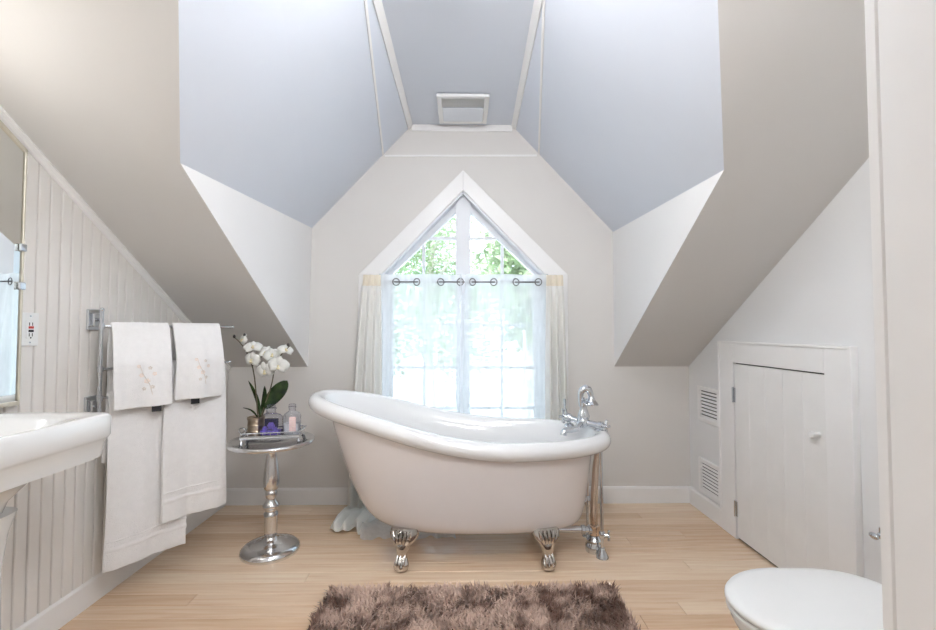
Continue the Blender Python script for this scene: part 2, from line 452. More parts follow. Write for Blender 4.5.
# ------------------------------------------------------------ window
win = thing('window_1', (0, YB, WZ0), kind='structure')
oa, osl, osr = (.007, 2.329), (-.724, 1.587), (.742, 1.589)
def cas(pts, t=.02, bev=.003):
    b = MB(); b.prism([(x, YB, z) for x, z in pts], (0,-t,0), bev=bev); return b.build('casing', M['trim'], win, smooth=False)
cas([oa, osl, (WX0, SH-.004), AP]); cas([oa, AP, (WX1, SH-.004), osr])
cas([osl, (WX0, SH-.004), (WX0, WZ0), (osl[0], WZ0)]); cas([osr, (WX1, SH-.004), (WX1, WZ0), (osr[0], WZ0)])
b = MB(); b.box(osl[0]-.03, osr[0]+.03, YB-.05, YB+.02, WZ0-.03, WZ0, bev=.004); b.build('window_sill', M['trim'], win, smooth=False)
b = MB(); b.box(osl[0], osr[0], YB-.018, YB, WZ0-.12, WZ0-.03, bev=.003); b.build('apron', M['trim'], win, smooth=False)
GY = YB + .095                          # plane of the panes
ins = .045                              # sash width
def bar(name, p, q, w, y0=GY-.02, y1=GY+.03, parent=None, m=None):
    p, q = Vector((p[0],0,p[1])), Vector((q[0],0,q[1])); d = (q-p).normalized(); n = Vector((-d.z,0,d.x))*w/2
    b = MB(); b.prism([(v.x, y0, v.z) for v in (p+n, q+n, q-n, p-n)], (0, y1-y0, 0), bev=.003)
    return b.build(name, m or M['frame'], parent or win, smooth=False)
# jamb lining (reveals)
def reveal(p, q):
    p, q = Vector((p[0],0,p[1])), Vector((q[0],0,q[1])); c = Vector((.007,0,1.3)); d = (q-p).normalized(); n = Vector((-d.z,0,d.x))
    if n.dot(c-p) < 0: n = -n
    b = MB(); b.prism([(v.x, YB-.005, v.z) for v in (p, q, q+n*.014, p+n*.014)], (0, .14, 0)); b.build('jamb', M['frame'], win, smooth=False)
for p, q in ((AP,(WX0,SH)),((WX0,SH),(WX0,WZ0)),((WX0,WZ0),(WX1,WZ0)),((WX1,WZ0),(WX1,SH)),((WX1,SH),AP)): reveal(p, q)
# sashes
def off(px_, pz_): return (px_, pz_)
A2 = (AP[0], AP[1]-.055); L2 = (WX0+.045, SH-.004); R2 = (WX1-.045, SH-.004)
bar('sash_stile', (A2[0]-.012, A2[1]-.01), (L2[0]-.03, L2[1]-.005), ins); bar('sash_stile', (A2[0]+.012, A2[1]-.01), (R2[0]+.03, R2[1]-.005), ins)
bar('mullion', (.007, WZ0+.01), (.007, AP[1]-.03), .105, GY-.05, GY+.035)
bar('sash_rail', (WX0+.014, SH-.035), (WX1-.014, SH-.035), .055, GY-.03, GY+.032)
for xx in (WX0+.04, WX1-.04): bar('sash_stile', (xx, WZ0+.01), (xx, SH-.06), .06)
bar('sash_rail', (WX0+.014, WZ0+.045), (WX1-.014, WZ0+.045), .07, GY-.03, GY+.032)
mw = .022
for s, xe in ((-1, WX0+.07), (1, WX1-.07)):
    x0 = .007 + s*.052; mid = (x0+xe)/2
    for z in (.64, .93, 1.235): bar('muntin', (x0, z), (xe, z), mw, GY-.012, GY+.012)
    bar('muntin', (mid, WZ0+.07), (mid, SH-.06), mw, GY-.010, GY+.010)
    # upper triangle: one upright and one cross bar
    zc = 1.865; xin = .007 + s*(AP[1]-.07-zc)/1.03
    bar('muntin', (x0, zc), (xin, zc), mw, GY-.012, GY+.012)
    xu = .007 + s*.285; zt = AP[1]-.075-.285*1.03
    bar('muntin', (xu, SH-.01), (xu, zt), mw, GY-.010, GY+.010)
def pane(pts):
    b = MB(); b.prism([(x, GY, z) for x, z in pts], (0, .004, 0)); return b.build('pane', M['glass'], win, smooth=False)
for s, xe in ((-1, WX0+.065), (1, WX1-.065)):
    x0 = .007 + s*.05; mid = (x0+xe)/2
    for za, zb in ((WZ0+.075,.634),(.646,.924),(.936,1.229),(1.241,SH-.06)):
        for xa, xb in ((x0, mid-s*.004), (mid+s*.004, xe)): pane([(xa,za),(xb,za),(xb,zb),(xa,zb)])
    zc = 1.865; zz = SH-.012
    edge = lambda z: .007 + s*(AP[1]-.068-z)/1.03
    xu = .007 + s*.285
    pane([(x0,zc+.004),(edge(zc+.004),zc+.004),(x0,AP[1]-.068-.05*1.03)])
    zu = AP[1]-.068-.285*1.03
    pane([(x0,zz),(xu-s*.004,zz),(xu-s*.004,zu),(edge(zc-.004),zc-.004),(x0,zc-.004)])
    pane([(xu+s*.004,zz),(edge(zz),zz),(xu+s*.004,zu)])

# ------------------------------------------------------------ outdoors
slab('ground', [(-40,YB+.3,-2.9),(40,YB+.3,-2.9),(40,70,-2.9),(-40,70,-2.9)], (0,0,-.2), mat('pale gravel yard', (.78,.78,.74), .9, var=.15, scale=.5), kind='structure')
M['bark'] = mat('pale grey bark', (.50, .46, .40), .9, var=.25, scale=5, bump=.4, bscale=20)
LM = [leaf_mat('fresh leaves', (.13,.22,.10), (.28,.40,.20)), leaf_mat('yellow green leaves', (.20,.28,.13), (.38,.48,.26)), leaf_mat('deep leaves', (.09,.16,.08), (.20,.30,.16))]
def tree(x, y, h, r, zc, n, lm, label, rs, tr=.12):
    rg = random.Random(rs)
    t = thing('garden_tree', (x, y, -2.9), label, 'tree', 'trees outside the window')
    b = MB(); p = Vector((x, y, -2.9)); pts = [p.copy()]
    for k in range(6):
        p = p + Vector((rg.uniform(-.12,.12), rg.uniform(-.1,.1), h/6)); pts.append(p.copy())
    b.tube(pts, [tr*(1-.12*k) for k in range(7)], 8)
    for k in range(7):
        q = pts[2+k % 4]; a = rg.uniform(0, 2*PI)
        e = q + Vector((math.cos(a)*r*.7, math.sin(a)*r*.7, rg.uniform(.5, 1.4)))
        b.tube([q, (q+e)/2+Vector((0,0,.1)), e], [tr*.4, tr*.28, tr*.12], 6)
    b.build('trunk', M['bark'], t)
    vs_, fs_ = [], []
    blobs = [(Vector((x+rg.uniform(-r,r)*.7, y+rg.uniform(-r,r)*.5, zc+rg.uniform(-1,1)*h*.28)), rg.uniform(.35,.6)*r) for _ in range(14)]
    for _ in range(n):
        c, br = rg.choice(blobs)
        d = Vector((rg.gauss(0,1), rg.gauss(0,1), rg.gauss(0,1))).normalized()
        q = c + d*br*rg.uniform(.6,1.05); s = rg.uniform(.05,.11)
        u = Vector((rg.gauss(0,1), rg.gauss(0,1), rg.gauss(0,.5))).normalized(); w = u.cross(d)
        if w.length < .1: w = u.orthogonal()
        w.normalize(); i = len(vs_)
        vs_ += [q-u*s, q+w*s*.45+d*.01, q+u*s, q-w*s*.45+d*.01]; fs_.append((i,i+1,i+2,i+3))
    b = MB(); b.add(vs_, fs_); b.build('foliage', lm, t, smooth=False, recalc=False, kind='stuff')
tree(-2.95, 8.0, 5.2, 1.9, 1.2, 6000, LM[0], 'fresh green leafy tree standing nearest the house, left of the window', 1)
tree(1.0, 7.6, 5.4, 1.0, 2.0, 3200, LM[1], 'pale trunk and yellow green crown seen through the right upper panes', 2, .16)
tree(2.3, 11.0, 5.4, 1.3, 1.0, 5000, LM[2], 'deeper green tree seen through the right edge of the window', 3)
tree(-1.0, 15.6, 8.0, 2.9, 2.7, 11000, LM[1], 'yellow green tree seen through the left upper panes', 4, .2)
tree(-8.6, 14.0, 7.0, 3.0, 1.6, 8000, LM[2], 'far deep green tree beyond the left panes', 5, .2)
tree(6.8, 15.0, 7.0, 3.0, 1.6, 8000, LM[0], 'far fresh green tree beyond the right panes', 6, .2)
tree(-1.5, 22.5, 11.0, 4.2, 4.2, 11000, LM[0], 'tallest far tree rising behind the left panes', 8, .22)

# ------------------------------------------------------------ curtains
ROD_Y, ROD_Z = 3.085, 1.530
G = [-.452,-.311,-.146,-.012, .072,.218,.372,.526]
rod = thing('curtain_rod', (0, ROD_Y, ROD_Z), 'thin dark metal curtain rod across the window at shoulder height', 'curtain rod')
b = MB(); b.tube([(-.655,ROD_Y,ROD_Z),(.672,ROD_Y,ROD_Z)], .005, 10); b.build('pole', M['rod'], rod)
for s, xx in ((-1,-.655),(1,.672)):
    b = MB(); b.ball((xx, ROD_Y, ROD_Z), .011, 2); b.build('finial', M['rod'], rod)
    b = MB(); b.tube([(xx-s*.02, ROD_Y, ROD_Z),(xx-s*.02, YB-.018, ROD_Z)], .004, 8); b.lathe([(.012,0),(.012,.003),(.006,.005)], (xx-s*.02, YB-.018, ROD_Z), 12, (0,-1,0)); b.build('bracket', M['rod'], rod)
def sheer(x0, x1, gs, label, rs, puddle):
    rg = random.Random(rs)
    t = thing('sheer_curtain', ((x0+x1)/2, ROD_Y, 0), label, 'curtain', 'sheer cafe curtains')
    # phase through the grommets: fabric passes behind the rod between grommets 1-2 and 3-4, in front between 2-3
    tab = [(x0, -.5)] + [(g, float(i)) for i, g in enumerate(gs)] + [(x1, len(gs)-.5)]
    nx, P = 97, []
    zs = [1.583, 1.572, 1.56, 1.545, 1.53, 1.515, 1.50, 1.47, 1.42, 1.35, 1.2, 1.0, .8, .6, .45, .3, .15, .06, .012]
    f1, f2, p1, p2 = rg.uniform(9,12), rg.uniform(17,22), rg.uniform(0,6), rg.uniform(0,6)
    for z in zs:
        k = min(1, max(0, (1.5-z)/.5)); row_ = []
        for i in range(nx):
            u = i/(nx-1); x = x0+(x1-x0)*u
            a = math.sin(PI*lerp_tab(tab, x))*.021
            c = .016*math.sin(2*PI*(f1*.42*u)+p1+k*.5) + .008*math.sin(2*PI*f2*.4*u+p2)
            yy = ROD_Y - .012*k + a*(1-k) + c*k
            row_.append(Vector((x + .01*k*math.sin(9*u+p1), yy, z)))
        P.append(row_)
    for d, zz in puddle:
        P.append([Vector((p.x + .03*math.sin(7*d+p1), P[len(zs)-1][i].y - d, .012 + zz*(.5+.5*math.sin(p.x*26+d*16+p2)))) for i, p in enumerate(P[len(zs)-1])])
    b = MB(); b.grid(P); b.build('voile', M['sheer'], t, ang=180, recalc=False)
    for g in gs:
        b = MB(); sl_ = math.cos(PI*lerp_tab(tab, g))
        b.torus((g, ROD_Y, ROD_Z), .0235, .0042, (.42*sl_, -1, 0), 28, 8); b.build('grommet', M['grommet'], t)
    return t
sheer(-.565, -.003, G[:4], 'white sheer curtain with four grommets left of the window mullion', 3, [(.10,.03),(.2,.05),(.3,.03),(.38,.06),(.44,.05),(.47,.012)])
sheer(.018, .590, G[4:], 'white sheer curtain with four grommets right of the window mullion', 5, [(.05,.02),(.10,.02)])
def drape(xt0, xt1, xb0, xb1, label, rs, puddle, spread):
    rg = random.Random(rs)
    t = thing('side_drape', ((xb0+xb1)/2, 3.05, 0), label, 'curtain', 'side drapes')
    nx = 61; P = []; ph = rg.uniform(0,6); folds = 3
    def pt(u, z):
        k = max(0.0, (1.53-z)/1.53)
        e = k**.75
        x = (xt0+(xt1-xt0)*u)*(1-e) + (xb0+(xb1-xb0)*u)*e
        amp = .005 + .02*min(1, k*3)
        return Vector((x, 3.05 - .012*k + amp*math.cos(2*PI*folds*u+ph+.6*math.sin(3*k)), z))
    zt = [1.50,1.44,1.36,1.25,1.1,.95,.8,.65,.5,.35,.2,.1,.04,.012]
    for z in zt: P.append([pt(i/(nx-1), z) for i in range(nx)])
    last = P[-1]
    for d, zz in puddle:
        P.append([Vector((p.x + (p.x-(xb0+xb1)/2)*spread*d*2 + .02*math.sin(14*d+ph), p.y - d + .03*math.sin(i*.23+ph), .012 + zz*(.55+.45*math.sin(i*.42+d*13+ph)))) for i, p in enumerate(last)])
    b = MB(); b.grid(P); b.build('cloth', M['drape'], t, ang=180, recalc=False, solid=.003)
    b = MB(); b.grid([[pt(i/(nx-1), 1.575-.075*j/4)+Vector((0, -.002 if j else .004, 0)) for i in range(nx)] for j in range(5)])
    b.grid([[pt(i/(nx-1), 1.575-.075*j/4)+Vector((0, .05 if j else .044, 0)) for i in range(nx)] for j in range(5)])
    b.build('rod_pocket', M['hem'], t, ang=180, recalc=False)
    return t
drape(-.672, -.552, -.765, -.53, 'ivory side drape on the left of the window, pooling on the floor behind the tub', 1, [(.05,.03),(.12,.05),(.2,.07),(.27,.05),(.30,.05),(.33,.012)], .12)
drape(.575, .690, .56, .735, 'ivory side drape on the right of the window behind the tub tap', 2, [(.04,.02),(.08,.03),(.11,.01)], .2)

# ------------------------------------------------------------ bathtub
TC = (-.010, 2.545); TA, TB = .832, .392
RIM = [(-.86,.868),(-.63,.822),(-.46,.784),(-.3,.737),(-.14,.697),(.0,.670),(.12,.652),(.28,.645),(.65,.645),(.86,.648)]
def rimz(x): return smooth_tab(RIM, x, .10)
tub = thing('bathtub', (0, 2.57, 0), 'white freestanding clawfoot slipper bathtub with one raised end under the window', 'bathtub')
N_ = 96
def ring(inset, dz, n=2.35):
    return sup(TC[0], TC[1], TA-inset, TB-inset, n, lambda x, y: rimz(x)+dz, N_)
def blend(topr, botr, w, s):
    return [Vector((b_.x+(a.x-b_.x)*w, b_.y+(a.y-b_.y)*w, b_.z+(a.z-b_.z)*s)) for a, b_ in zip(topr, botr)]
def ring_o():
    out = []
    for p in ring(.05, -.085):
        k = max(0.0, abs(p.x-TC[0])/TA-.45)/.55          # the lip hangs further out at the two ends
        out.append(Vector((p.x - math.copysign((.085 if p.x < 0 else .065)*k**1.5, p.x), p.y, p.z - (.010*k if p.x < 0 else 0))))
    return out
top_o = ring_o(); bot_o = sup(.122, TC[1], .508, .235, 2.6, .170, N_)
rs_ = [sup(.10, TC[1], .3, .12, 2.3, .164, N_), bot_o]
for s, w in ((.008,.10),(.025,.19),(.05,.275),(.085,.35),(.13,.42),(.20,.50),(.30,.59),(.42,.68),(.56,.77),(.72,.865),(.87,.945),(1,1)):
    rs_.append(blend(top_o, bot_o, w, s))
b = MB(); b.rings(rs_, True, False); b.build('shell', M['tub_out'], tub, ang=180)
# rolled rim: a fat lip
rs_ = []
for k in range(17):
    a = -PI*.62 + k*(PI*1.37)/16
    rs_.append(ring(.046 - .046*math.cos(a), -.045 + .045*math.sin(a)))
rs_ = [ring(.10, -.066), ring(.06, -.084)] + rs_
b = MB(); b.rings(rs_, False, False); b.build('rim', M['tub_in'], tub, ang=180)
top_i = ring(.116, -.10); bot_i = sup(.09, TC[1], .46, .20, 2.4, .215, N_)
rs_ = [ring(.0785, -.0132), ring(.088, -.026), ring(.097, -.045), ring(.106, -.068)]
for s, w in ((1,1),(.94,.965),(.8,.885),(.62,.79),(.45,.70),(.3,.61),(.18,.51),(.1,.40),(.05,.29),(.02,.17),(0,0)):
    rs_.append(blend(top_i, bot_i, w, s))
rs_.append(sup(.09, TC[1], .15, .06, 2.3, .21, N_))
b = MB(); b.rings(rs_, False, True); b.build('basin', M['tub_in'], tub, ang=180)
# claw feet
def foot(x, y, sx, sy):
    f = MB()
    d = Vector((sx*.25, sy, 0)).normalized()
    def ringat(c, rx, ry, z, n=20, fl=0):
        sd = Vector((-d.y, d.x, 0))
        return [Vector(c)+sd*(rx*math.cos(2*PI*k/n)*(1+fl*math.cos(5*2*PI*k/n)))+d*(ry*math.sin(2*PI*k/n)*(1+fl*math.cos(5*2*PI*k/n)))+Vector((0,0,z)) for k in range(n)]
    base_ = Vector((x, y, 0))
    prof = [(-.035,.062,.03,.205,0),(-.03,.068,.034,.178,.04),(-.022,.060,.034,.158,.06),(-.012,.046,.032,.138,.06),(-.004,.032,.027,.122,.03),(0,.030,.024,.112,0),(0,.027,.022,.100,0),(-.002,.023,.021,.085,.04),(-.003,.022,.021,.070,.05),(0,.026,.024,.056,.06),(.006,.031,.030,.044,.08),(.010,.033,.034,.030,.10),(.010,.028,.030,.012,.10),(.008,.014,.016,.002,0)]
    f.rings([ringat(base_+d*o_, rx*1.12, ry*1.05, z*.97, 30, fl) for o_, rx, ry, z, fl in prof])
    o = f.build('claw_foot', M['nickel'], tub, ang=60)
    # acanthus leaves on the knee, toes on the ball
    sd = Vector((-d.y, d.x, 0))
    for k in (-2,-1,0,1,2):
        g = MB(); q = base_ + d*(.012) + sd*(k*.024)
        g.tube([q+Vector((0,0,.195)), q+d*.010-sd*k*.003+Vector((0,0,.170)), q+d*.008-sd*k*.009+Vector((0,0,.142)), q-sd*k*.014+Vector((0,0,.122))], [.004,.010,.008,.003], 8)
        g.build('acanthus_leaf', M['nickel'], o)
    for k in (-1,0,1):
        g = MB(); q = base_ + d*(.026-.008*abs(k)) + sd*(k*.018)
        g.tube([q-d*.01+Vector((0,0,.078)), q+d*.006+Vector((0,0,.058)), q+d*.016+Vector((0,0,.036)), q+d*.012+Vector((0,0,.012))], [.005,.0085,.0085,.004], 8)
        g.build('toe', M['nickel'], o)
    return o
foot(-.300, 2.295, -1, -1); foot(.432, 2.295, 1, -1); foot(-.300, 2.795, -1, 1); foot(.432, 2.795, 1, 1)

# tub filler on the rim
flr = thing('tub_filler', (.70, 2.57, .65), 'chrome telephone-style tub tap with hand shower on the bathtub rim', 'tap')
V1, V2, BC = Vector((.625,2.63,.690)), Vector((.765,2.51,.668)), Vector((.690,2.575,.678))
b = MB(); b.tube([V1, BC, V2], .018, 14); b.ball(BC, .036, 3); b.lathe([(.024,0),(.02,.01),(.016,.03),(.018,.045)], (BC.x, BC.y, .655), 20); b.build('valve_body', M['chrome'], flr)
for v in (V1, V2):
    dv = (v-BC).normalized()
    b = MB(); b.lathe([(.020,-.014),(.026,0),(.026,.018),(.017,.026),(.012,.04)], v, 18, dv); o = b.build('valve', M['chrome'], flr)
    hb = MB(); hc = v+dv*.04
    sdv = dv.cross(Vector((0,0,1))).normalized(); hb.ball(hc, .011, 2)
    for w in (Vector((0,0,1)), Vector((0,0,-1)), sdv, -sdv):
        hb.tube([hc, hc+w*.02, hc+w*.032], [.006,.0065,.009], 8); hb.ball(hc+w*.034, .0105, 1)
    hb.build('cross_handle', M['chrome'], o)
    b = MB(); b.lathe([(.030,0),(.030,.004),(.022,.012),(.012,.018),(.011,.04)], (v.x, v.y, .642), 20); b.build('rim_flange', M['chrome'], flr)
b = MB()
sp = [BC+Vector((-.015,-.01,-.004)), BC+Vector((-.03,-.03,-.014)), BC+Vector((-.05,-.05,-.03)), BC+Vector((-.085,-.06,-.035)), BC+Vector((-.115,-.07,-.032)), BC+Vector((-.128,-.075,-.042)), BC+Vector((-.130,-.076,-.058))]
b.tube(sp, [.019,.018,.016,.0155,.016,.018,.019], 14); b.build('spout', M['chrome'], flr)
b = MB(); b.lathe([(.030,0),(.035,.012),(.031,.025),(.022,.05),(.016,.075),(.019,.082),(.019,.090),(.011,.098)], BC+Vector((.004,0,.018)), 20); b.build('diverter_column', M['chrome'], flr)
b = MB(); cz = BC.z+.12
b.tube([(BC.x+.012,BC.y-.028,cz+.012),(BC.x+.012,BC.y-.022,cz-.006),(BC.x+.012,BC.y,cz-.012),(BC.x+.012,BC.y+.022,cz-.006),(BC.x+.012,BC.y+.028,cz+.012)], .006, 8); b.build('cradle', M['chrome'], flr)
hs = []
hx, hy, hz = BC.x-.012, BC.y, BC.z
hand = [(hx,hy,hz+.085),(hx-.002,hy,hz+.12),(hx,hy,hz+.158),(hx+.008,hy,hz+.180),(hx+.026,hy,hz+.190),(hx+.044,hy,hz+.182),(hx+.054,hy,hz+.165),(hx+.058,hy,hz+.145)]
b = MB(); b.tube(hand, [.011,.013,.016,.020,.022,.021,.018,.015], 16); hh = b.build('hand_shower', M['chrome'], flr)
b = MB(); b.lathe([(.012,.05),(.019,.034),(.026,.018),(.038,.004),(.041,0),(.040,-.006),(.033,-.007)], (hx+.060, hy, hz+.100), 24); b.build('bell', M['chrome'], hh)
b = MB(); b.lathe([(.027,0),(.027,-.003)], (hx+.060, hy, hz+.0935), 20); b.build('spray_face', M['plastic'], hh)
b = MB(); b.tube([(V1.x-.02,V1.y-.01,.72),(V1.x-.025,V1.y,.75),(V1.x-.027,V1.y,.80)], [.007,.006,.007], 8); b.build('lever', M['chrome'], flr)
# waste and supply pipes
pp = thing('tub_plumbing', (.72, 2.45, 0), 'exposed chrome supply and waste pipes at the right end of the tub', 'pipes')
def pipe(name, pts, r, m=M['chrome'], n=12):
    b = MB(); b.tube(pts, r, n); return b.build(name, m, pp)
r1 = pipe('riser', [(.742,2.41,.0),(.742,2.41,.30),(.742,2.42,.56)], .0085)
b = MB(); b.lathe([(.034,0),(.032,.008),(.024,.022),(.016,.04),(.013,.05)], (.742,2.41,0), 24); b.build('escutcheon', M['chrome'], pp)
b = MB(); b.lathe([(.012,-.02),(.017,-.012),(.017,.012),(.012,.02)], (.742,2.41,.115), 14); b.lathe([(.010,0),(.010,.03)], (.742,2.41,.115), 12, (1,-.3,0)); v_ = b.build('stop_valve', M['chrome'], pp)
b = MB()
for w in (Vector((0,0,1)),Vector((0,0,-1)),Vector((.3,1,0)),Vector((-.3,-1,0))):
    c_ = Vector((.775,2.40,.115)); b.tube([c_, c_+w.normalized()*.022], [.005,.007], 8); b.ball(c_+w.normalized()*.022, .008, 1)
b.build('valve_handle', M['chrome'], v_)
r2 = pipe('riser', [(.735,2.66,.0),(.735,2.66,.30),(.735,2.64,.56)], .0085)
b = MB(); b.lathe([(.034,0),(.032,.008),(.024,.022),(.016,.04),(.013,.05)], (.735,2.66,0), 24); b.build('escutcheon', M['chrome'], pp)
b = MB(); b.lathe([(.012,-.03),(.019,-.016),(.019,.016),(.012,.03)], (.735,2.66,.20), 14); b.lathe([(.010,0),(.010,.03),(.016,.032),(.016,.042)], (.735,2.66,.20), 12, (-1,-.3,0)); b.build('stop_valve', M['chrome'], pp)
pipe('overflow_pipe', [(.775,2.57,.545),(.752,2.545,.44),(.735,2.52,.30),(.722,2.49,.17),(.722,2.48,.02)], [.016,.018,.020,.020,.020], M['copper'])
b = MB(); b.lathe([(.048,0),(.050,.01),(.050,.035),(.042,.045),(.042,.062),(.034,.07),(.026,.085)], (.722,2.48,0), 28); b.build('floor_flange', M['chrome'], pp)
pipe('waste_pipe', [(.30,2.55,.125),(.42,2.52,.115),(.55,2.49,.112),(.722,2.48,.112)], .019, M['chrome'])
b = MB(); b.lathe([(.019,0),(.025,.004),(.025,.02),(.019,.024),(.019,.04),(.025,.044),(.025,.06),(.019,.064)], (.648,2.482,.112), 20, (1,0,0)); b.build('coupling', M['chrome'], pp)
b = MB(); b.lathe([(.020,-.028),(.028,-.024),(.028,.024),(.020,.028)], (.722,2.48,.112), 20); b.build('tee', M['copper'], pp)

# ------------------------------------------------------------ round side table
TX, TY = -1.04, 2.50
st = thing('side_table', (TX, TY, 0), 'small round polished metal pedestal table beside the towels', 'side table')
b = MB(); b.lathe([(.150,0),(.153,.008),(.150,.022),(.135,.036),(.105,.044),(.085,.046),(.075,.054),(.060,.060),(.040,.066),(.030,.078),(.028,.085)], (TX,TY,0), 48); b.build('base', M['pewter'], st, ang=60)
b = MB(); b.lathe([(.030,.082),(.033,.090),(.034,.12),(.036,.19),(.037,.205),(.030,.212),(.028,.22),(.040,.236),(.043,.248),(.034,.262),(.026,.274),(.025,.29),(.030,.302),(.031,.318),(.026,.328),(.036,.338),(.041,.36),(.043,.385),(.040,.42),(.034,.46),(.029,.50),(.025,.525),(.030,.535),(.032,.545),(.028,.553),(.022,.56),(.030,.572),(.05,.578)], (TX,TY,0), 40); b.build('turned_column', M['pewter'], st, ang=60)
b = MB(); b.lathe([(.05,.575),(.19,.577),(.216,.581),(.222,.588),(.222,.597),(.216,.603),(.206,.603),(.200,.598),(.05,.598)], (TX,TY,0), 64); b.build('table_top', M['pewter'], st, ang=60)
# tray
TZ = .598
tray = thing('vanity_tray', (TX, 2.515, TZ), 'small silver gallery tray with wire handles on the round table', 'tray')
tx0, tx1, ty0, ty1 = TX-.145, TX+.150, 2.43, 2.585
b = MB(); b.box(tx0, tx1, ty0, ty1, TZ+.026, TZ+.033, bev=.002); b.build('plate', M['chrome'], tray, smooth=False)
def wire_loop(z, r): 
    b = MB()
    for p, q in (((tx0,ty0),(tx1,ty0)),((tx1,ty0),(tx1,ty1)),((tx1,ty1),(tx0,ty1)),((tx0,ty1),(tx0,ty0))): b.tube([(*p,z),(*q,z)], r, 8)
    return b.build('rail', M['chrome'], tray)
wire_loop(TZ+.054, .0034); wire_loop(TZ+.028, .0045)
for i in range(9):
    xx = tx0+(tx1-tx0)*i/8
    for yy in (ty0, ty1):
        b = MB(); b.tube([(xx,yy,TZ+.030),(xx,yy,TZ+.054)], .0022, 6); b.build('baluster', M['chrome'], tray)
for yy in (ty0+(ty1-ty0)/3, ty0+(ty1-ty0)*2/3):
    for xx in (tx0, tx1):
        b = MB(); b.tube([(xx,yy,TZ+.030),(xx,yy,TZ+.054)], .0022, 6); b.build('baluster', M['chrome'], tray)
for xx in (tx0+.004, tx1-.004):
    for yy in (ty0+.004, ty1-.004):
        b = MB(); b.lathe([(.009,0),(.011,.006),(.006,.014),(.008,.028)], (xx,yy,TZ+.0005), 12); b.build('foot', M['chrome'], tray)
for xa, xb, ya, yb in ((tx0,tx1,ty0-.003,ty0),(tx0,tx1,ty1,ty1+.003),(tx0-.003,tx0,ty0-.003,ty1+.003),(tx1,tx1+.003,ty0-.003,ty1+.003)):
    b = MB(); b.box(xa, xb, ya, yb, TZ+.020, TZ+.040, bev=.001); b.build('gallery_band', M['chrome'], tray, smooth=False)
tray.rotation_euler.z = R(11)
for s, xx in ((-1,tx0),(1,tx1)):
    b = MB(); b.tube([(xx,ty0+.03,TZ+.048),(xx+s*.018,ty0+.035,TZ+.062),(xx+s*.024,(ty0+ty1)/2,TZ+.068),(xx+s*.018,ty1-.035,TZ+.062),(xx,ty1-.03,TZ+.048)], .0035, 8); b.build('handle', M['chrome'], tray)
# orchid
PZ = TZ+.0335
ox, oy = TX-.090, 2.505
orc = thing('potted_orchid', (ox, oy, PZ), 'white moth orchid in a ribbed bronze pot on the silver tray', 'plant')
M['bronze'] = mat('ribbed bronze pot', (.50,.40,.30), .28, .9, var=.12, scale=20)
M['soil'] = mat('bark chips', (.10,.06,.04), .9, var=.3, scale=40)
b = MB(); b.lathe([(.040,0),(.043,.004),(.043,.014),(.0455,.018),(.043,.022),(.043,.046),(.0455,.05),(.043,.054),(.043,.078),(.047,.083),(.047,.092),(.041,.094),(.039,.085),(.01,.083)], (ox,oy,PZ), 36); b.build('pot', M['bronze'], orc, ang=50)
b = MB(); b.lathe([(.039,.0),(.03,.006),(.01,.009)], (ox,oy,PZ+.080), 16); b.build('soil', M['soil'], orc)
M['stem'] = mat('dark orchid stem', (.10,.085,.045), .5, var=.2, scale=30)
M['oleaf'] = leaf_mat('glossy orchid leaf', (.014,.032,.012), (.04,.08,.02), .08, 20, .25)
M['petal'] = leaf_mat('white orchid petal', (.86,.86,.83), (.93,.93,.90), .3, 30, .6)
M['lip'] = mat('pale yellow orchid lip', (.85,.76,.52), .6, var=.1, scale=80)
M['bud'] = mat('near black orchid bud', (.035,.03,.03), .5)
S_ = TY/F
def at(px, py, y):
    """where things on the tray stand: x, z read off at depth y"""
    return Vector(((px-462)*y/F*1.006, y, 1.2-(py-330)*y/F*.985))
def stem(pts, r0=.0042, r1=.0022):
    # smooth by midpoint subdivision
    P = [Vector(p) for p in pts]
    for _ in range(2):
        Q = [P[0]]
        for a, c in zip(P[:-1], P[1:]): Q += [a*.75+c*.25, a*.25+c*.75]
        P = Q + [P[-1]]
    n = len(P); b = MB(); b.tube(P, [r0+(r1-r0)*i/(n-1) for i in range(n)], 8); return b.build('stem', M['stem'], orc)
stem([(ox+.010,oy,PZ+.085), at(261,408,oy), at(259,385,oy), at(256,366,oy-.01), at(250,352,oy-.02), at(243,342,oy-.02), at(237,337,oy-.02)])
stem([(ox+.024,oy,PZ+.085), at(270,400,oy+.01), at(275,385,oy+.01), at(277,370,oy), at(281,358,oy-.02), at(288,350,oy-.03), at(292,346,oy-.03)])
stem([at(256,366,oy-.01), at(262,358,oy-.01), at(270,354,oy-.02)], .003, .0018)
def oleaf(a, tip, w, up, rs):
    a, tip = Vector(a), Vector(tip); ax = tip-a; sd = ax.cross(Vector(up)).normalized(); n = sd.cross(ax).normalized()
    P = []
    for i in range(13):
        t = i/12; ww = w*(max(.02, math.sin(PI*min(1, t*.93+.07)))**.6)*(1 if t < .97 else .3)
        c = a+ax*t+n*(math.sin(PI*t)*ax.length*.10)
        P.append([c+sd*(ww*s)+n*(abs(s)*ww*.35) for s in (-1,-.5,0,.5,1)])
    b = MB(); b.grid(P); return b.build('leaf', M['oleaf'], orc, ang=180, solid=.0025)
bp_ = at(268,412,oy)
oleaf(at(268,408,oy), at(290,381,oy-.02), .040, (0,1,.35), 1)
oleaf((ox+.022,oy,PZ+.088), at(268,386,oy+.01), .014, (0,1,.3), 2)
oleaf((ox+.022,oy,PZ+.088), at(252,381,oy-.01), .011, (0,1,.3), 3)
oleaf((ox+.005,oy,PZ+.09), at(247,408,oy-.06), .010, (0,.3,1), 4)
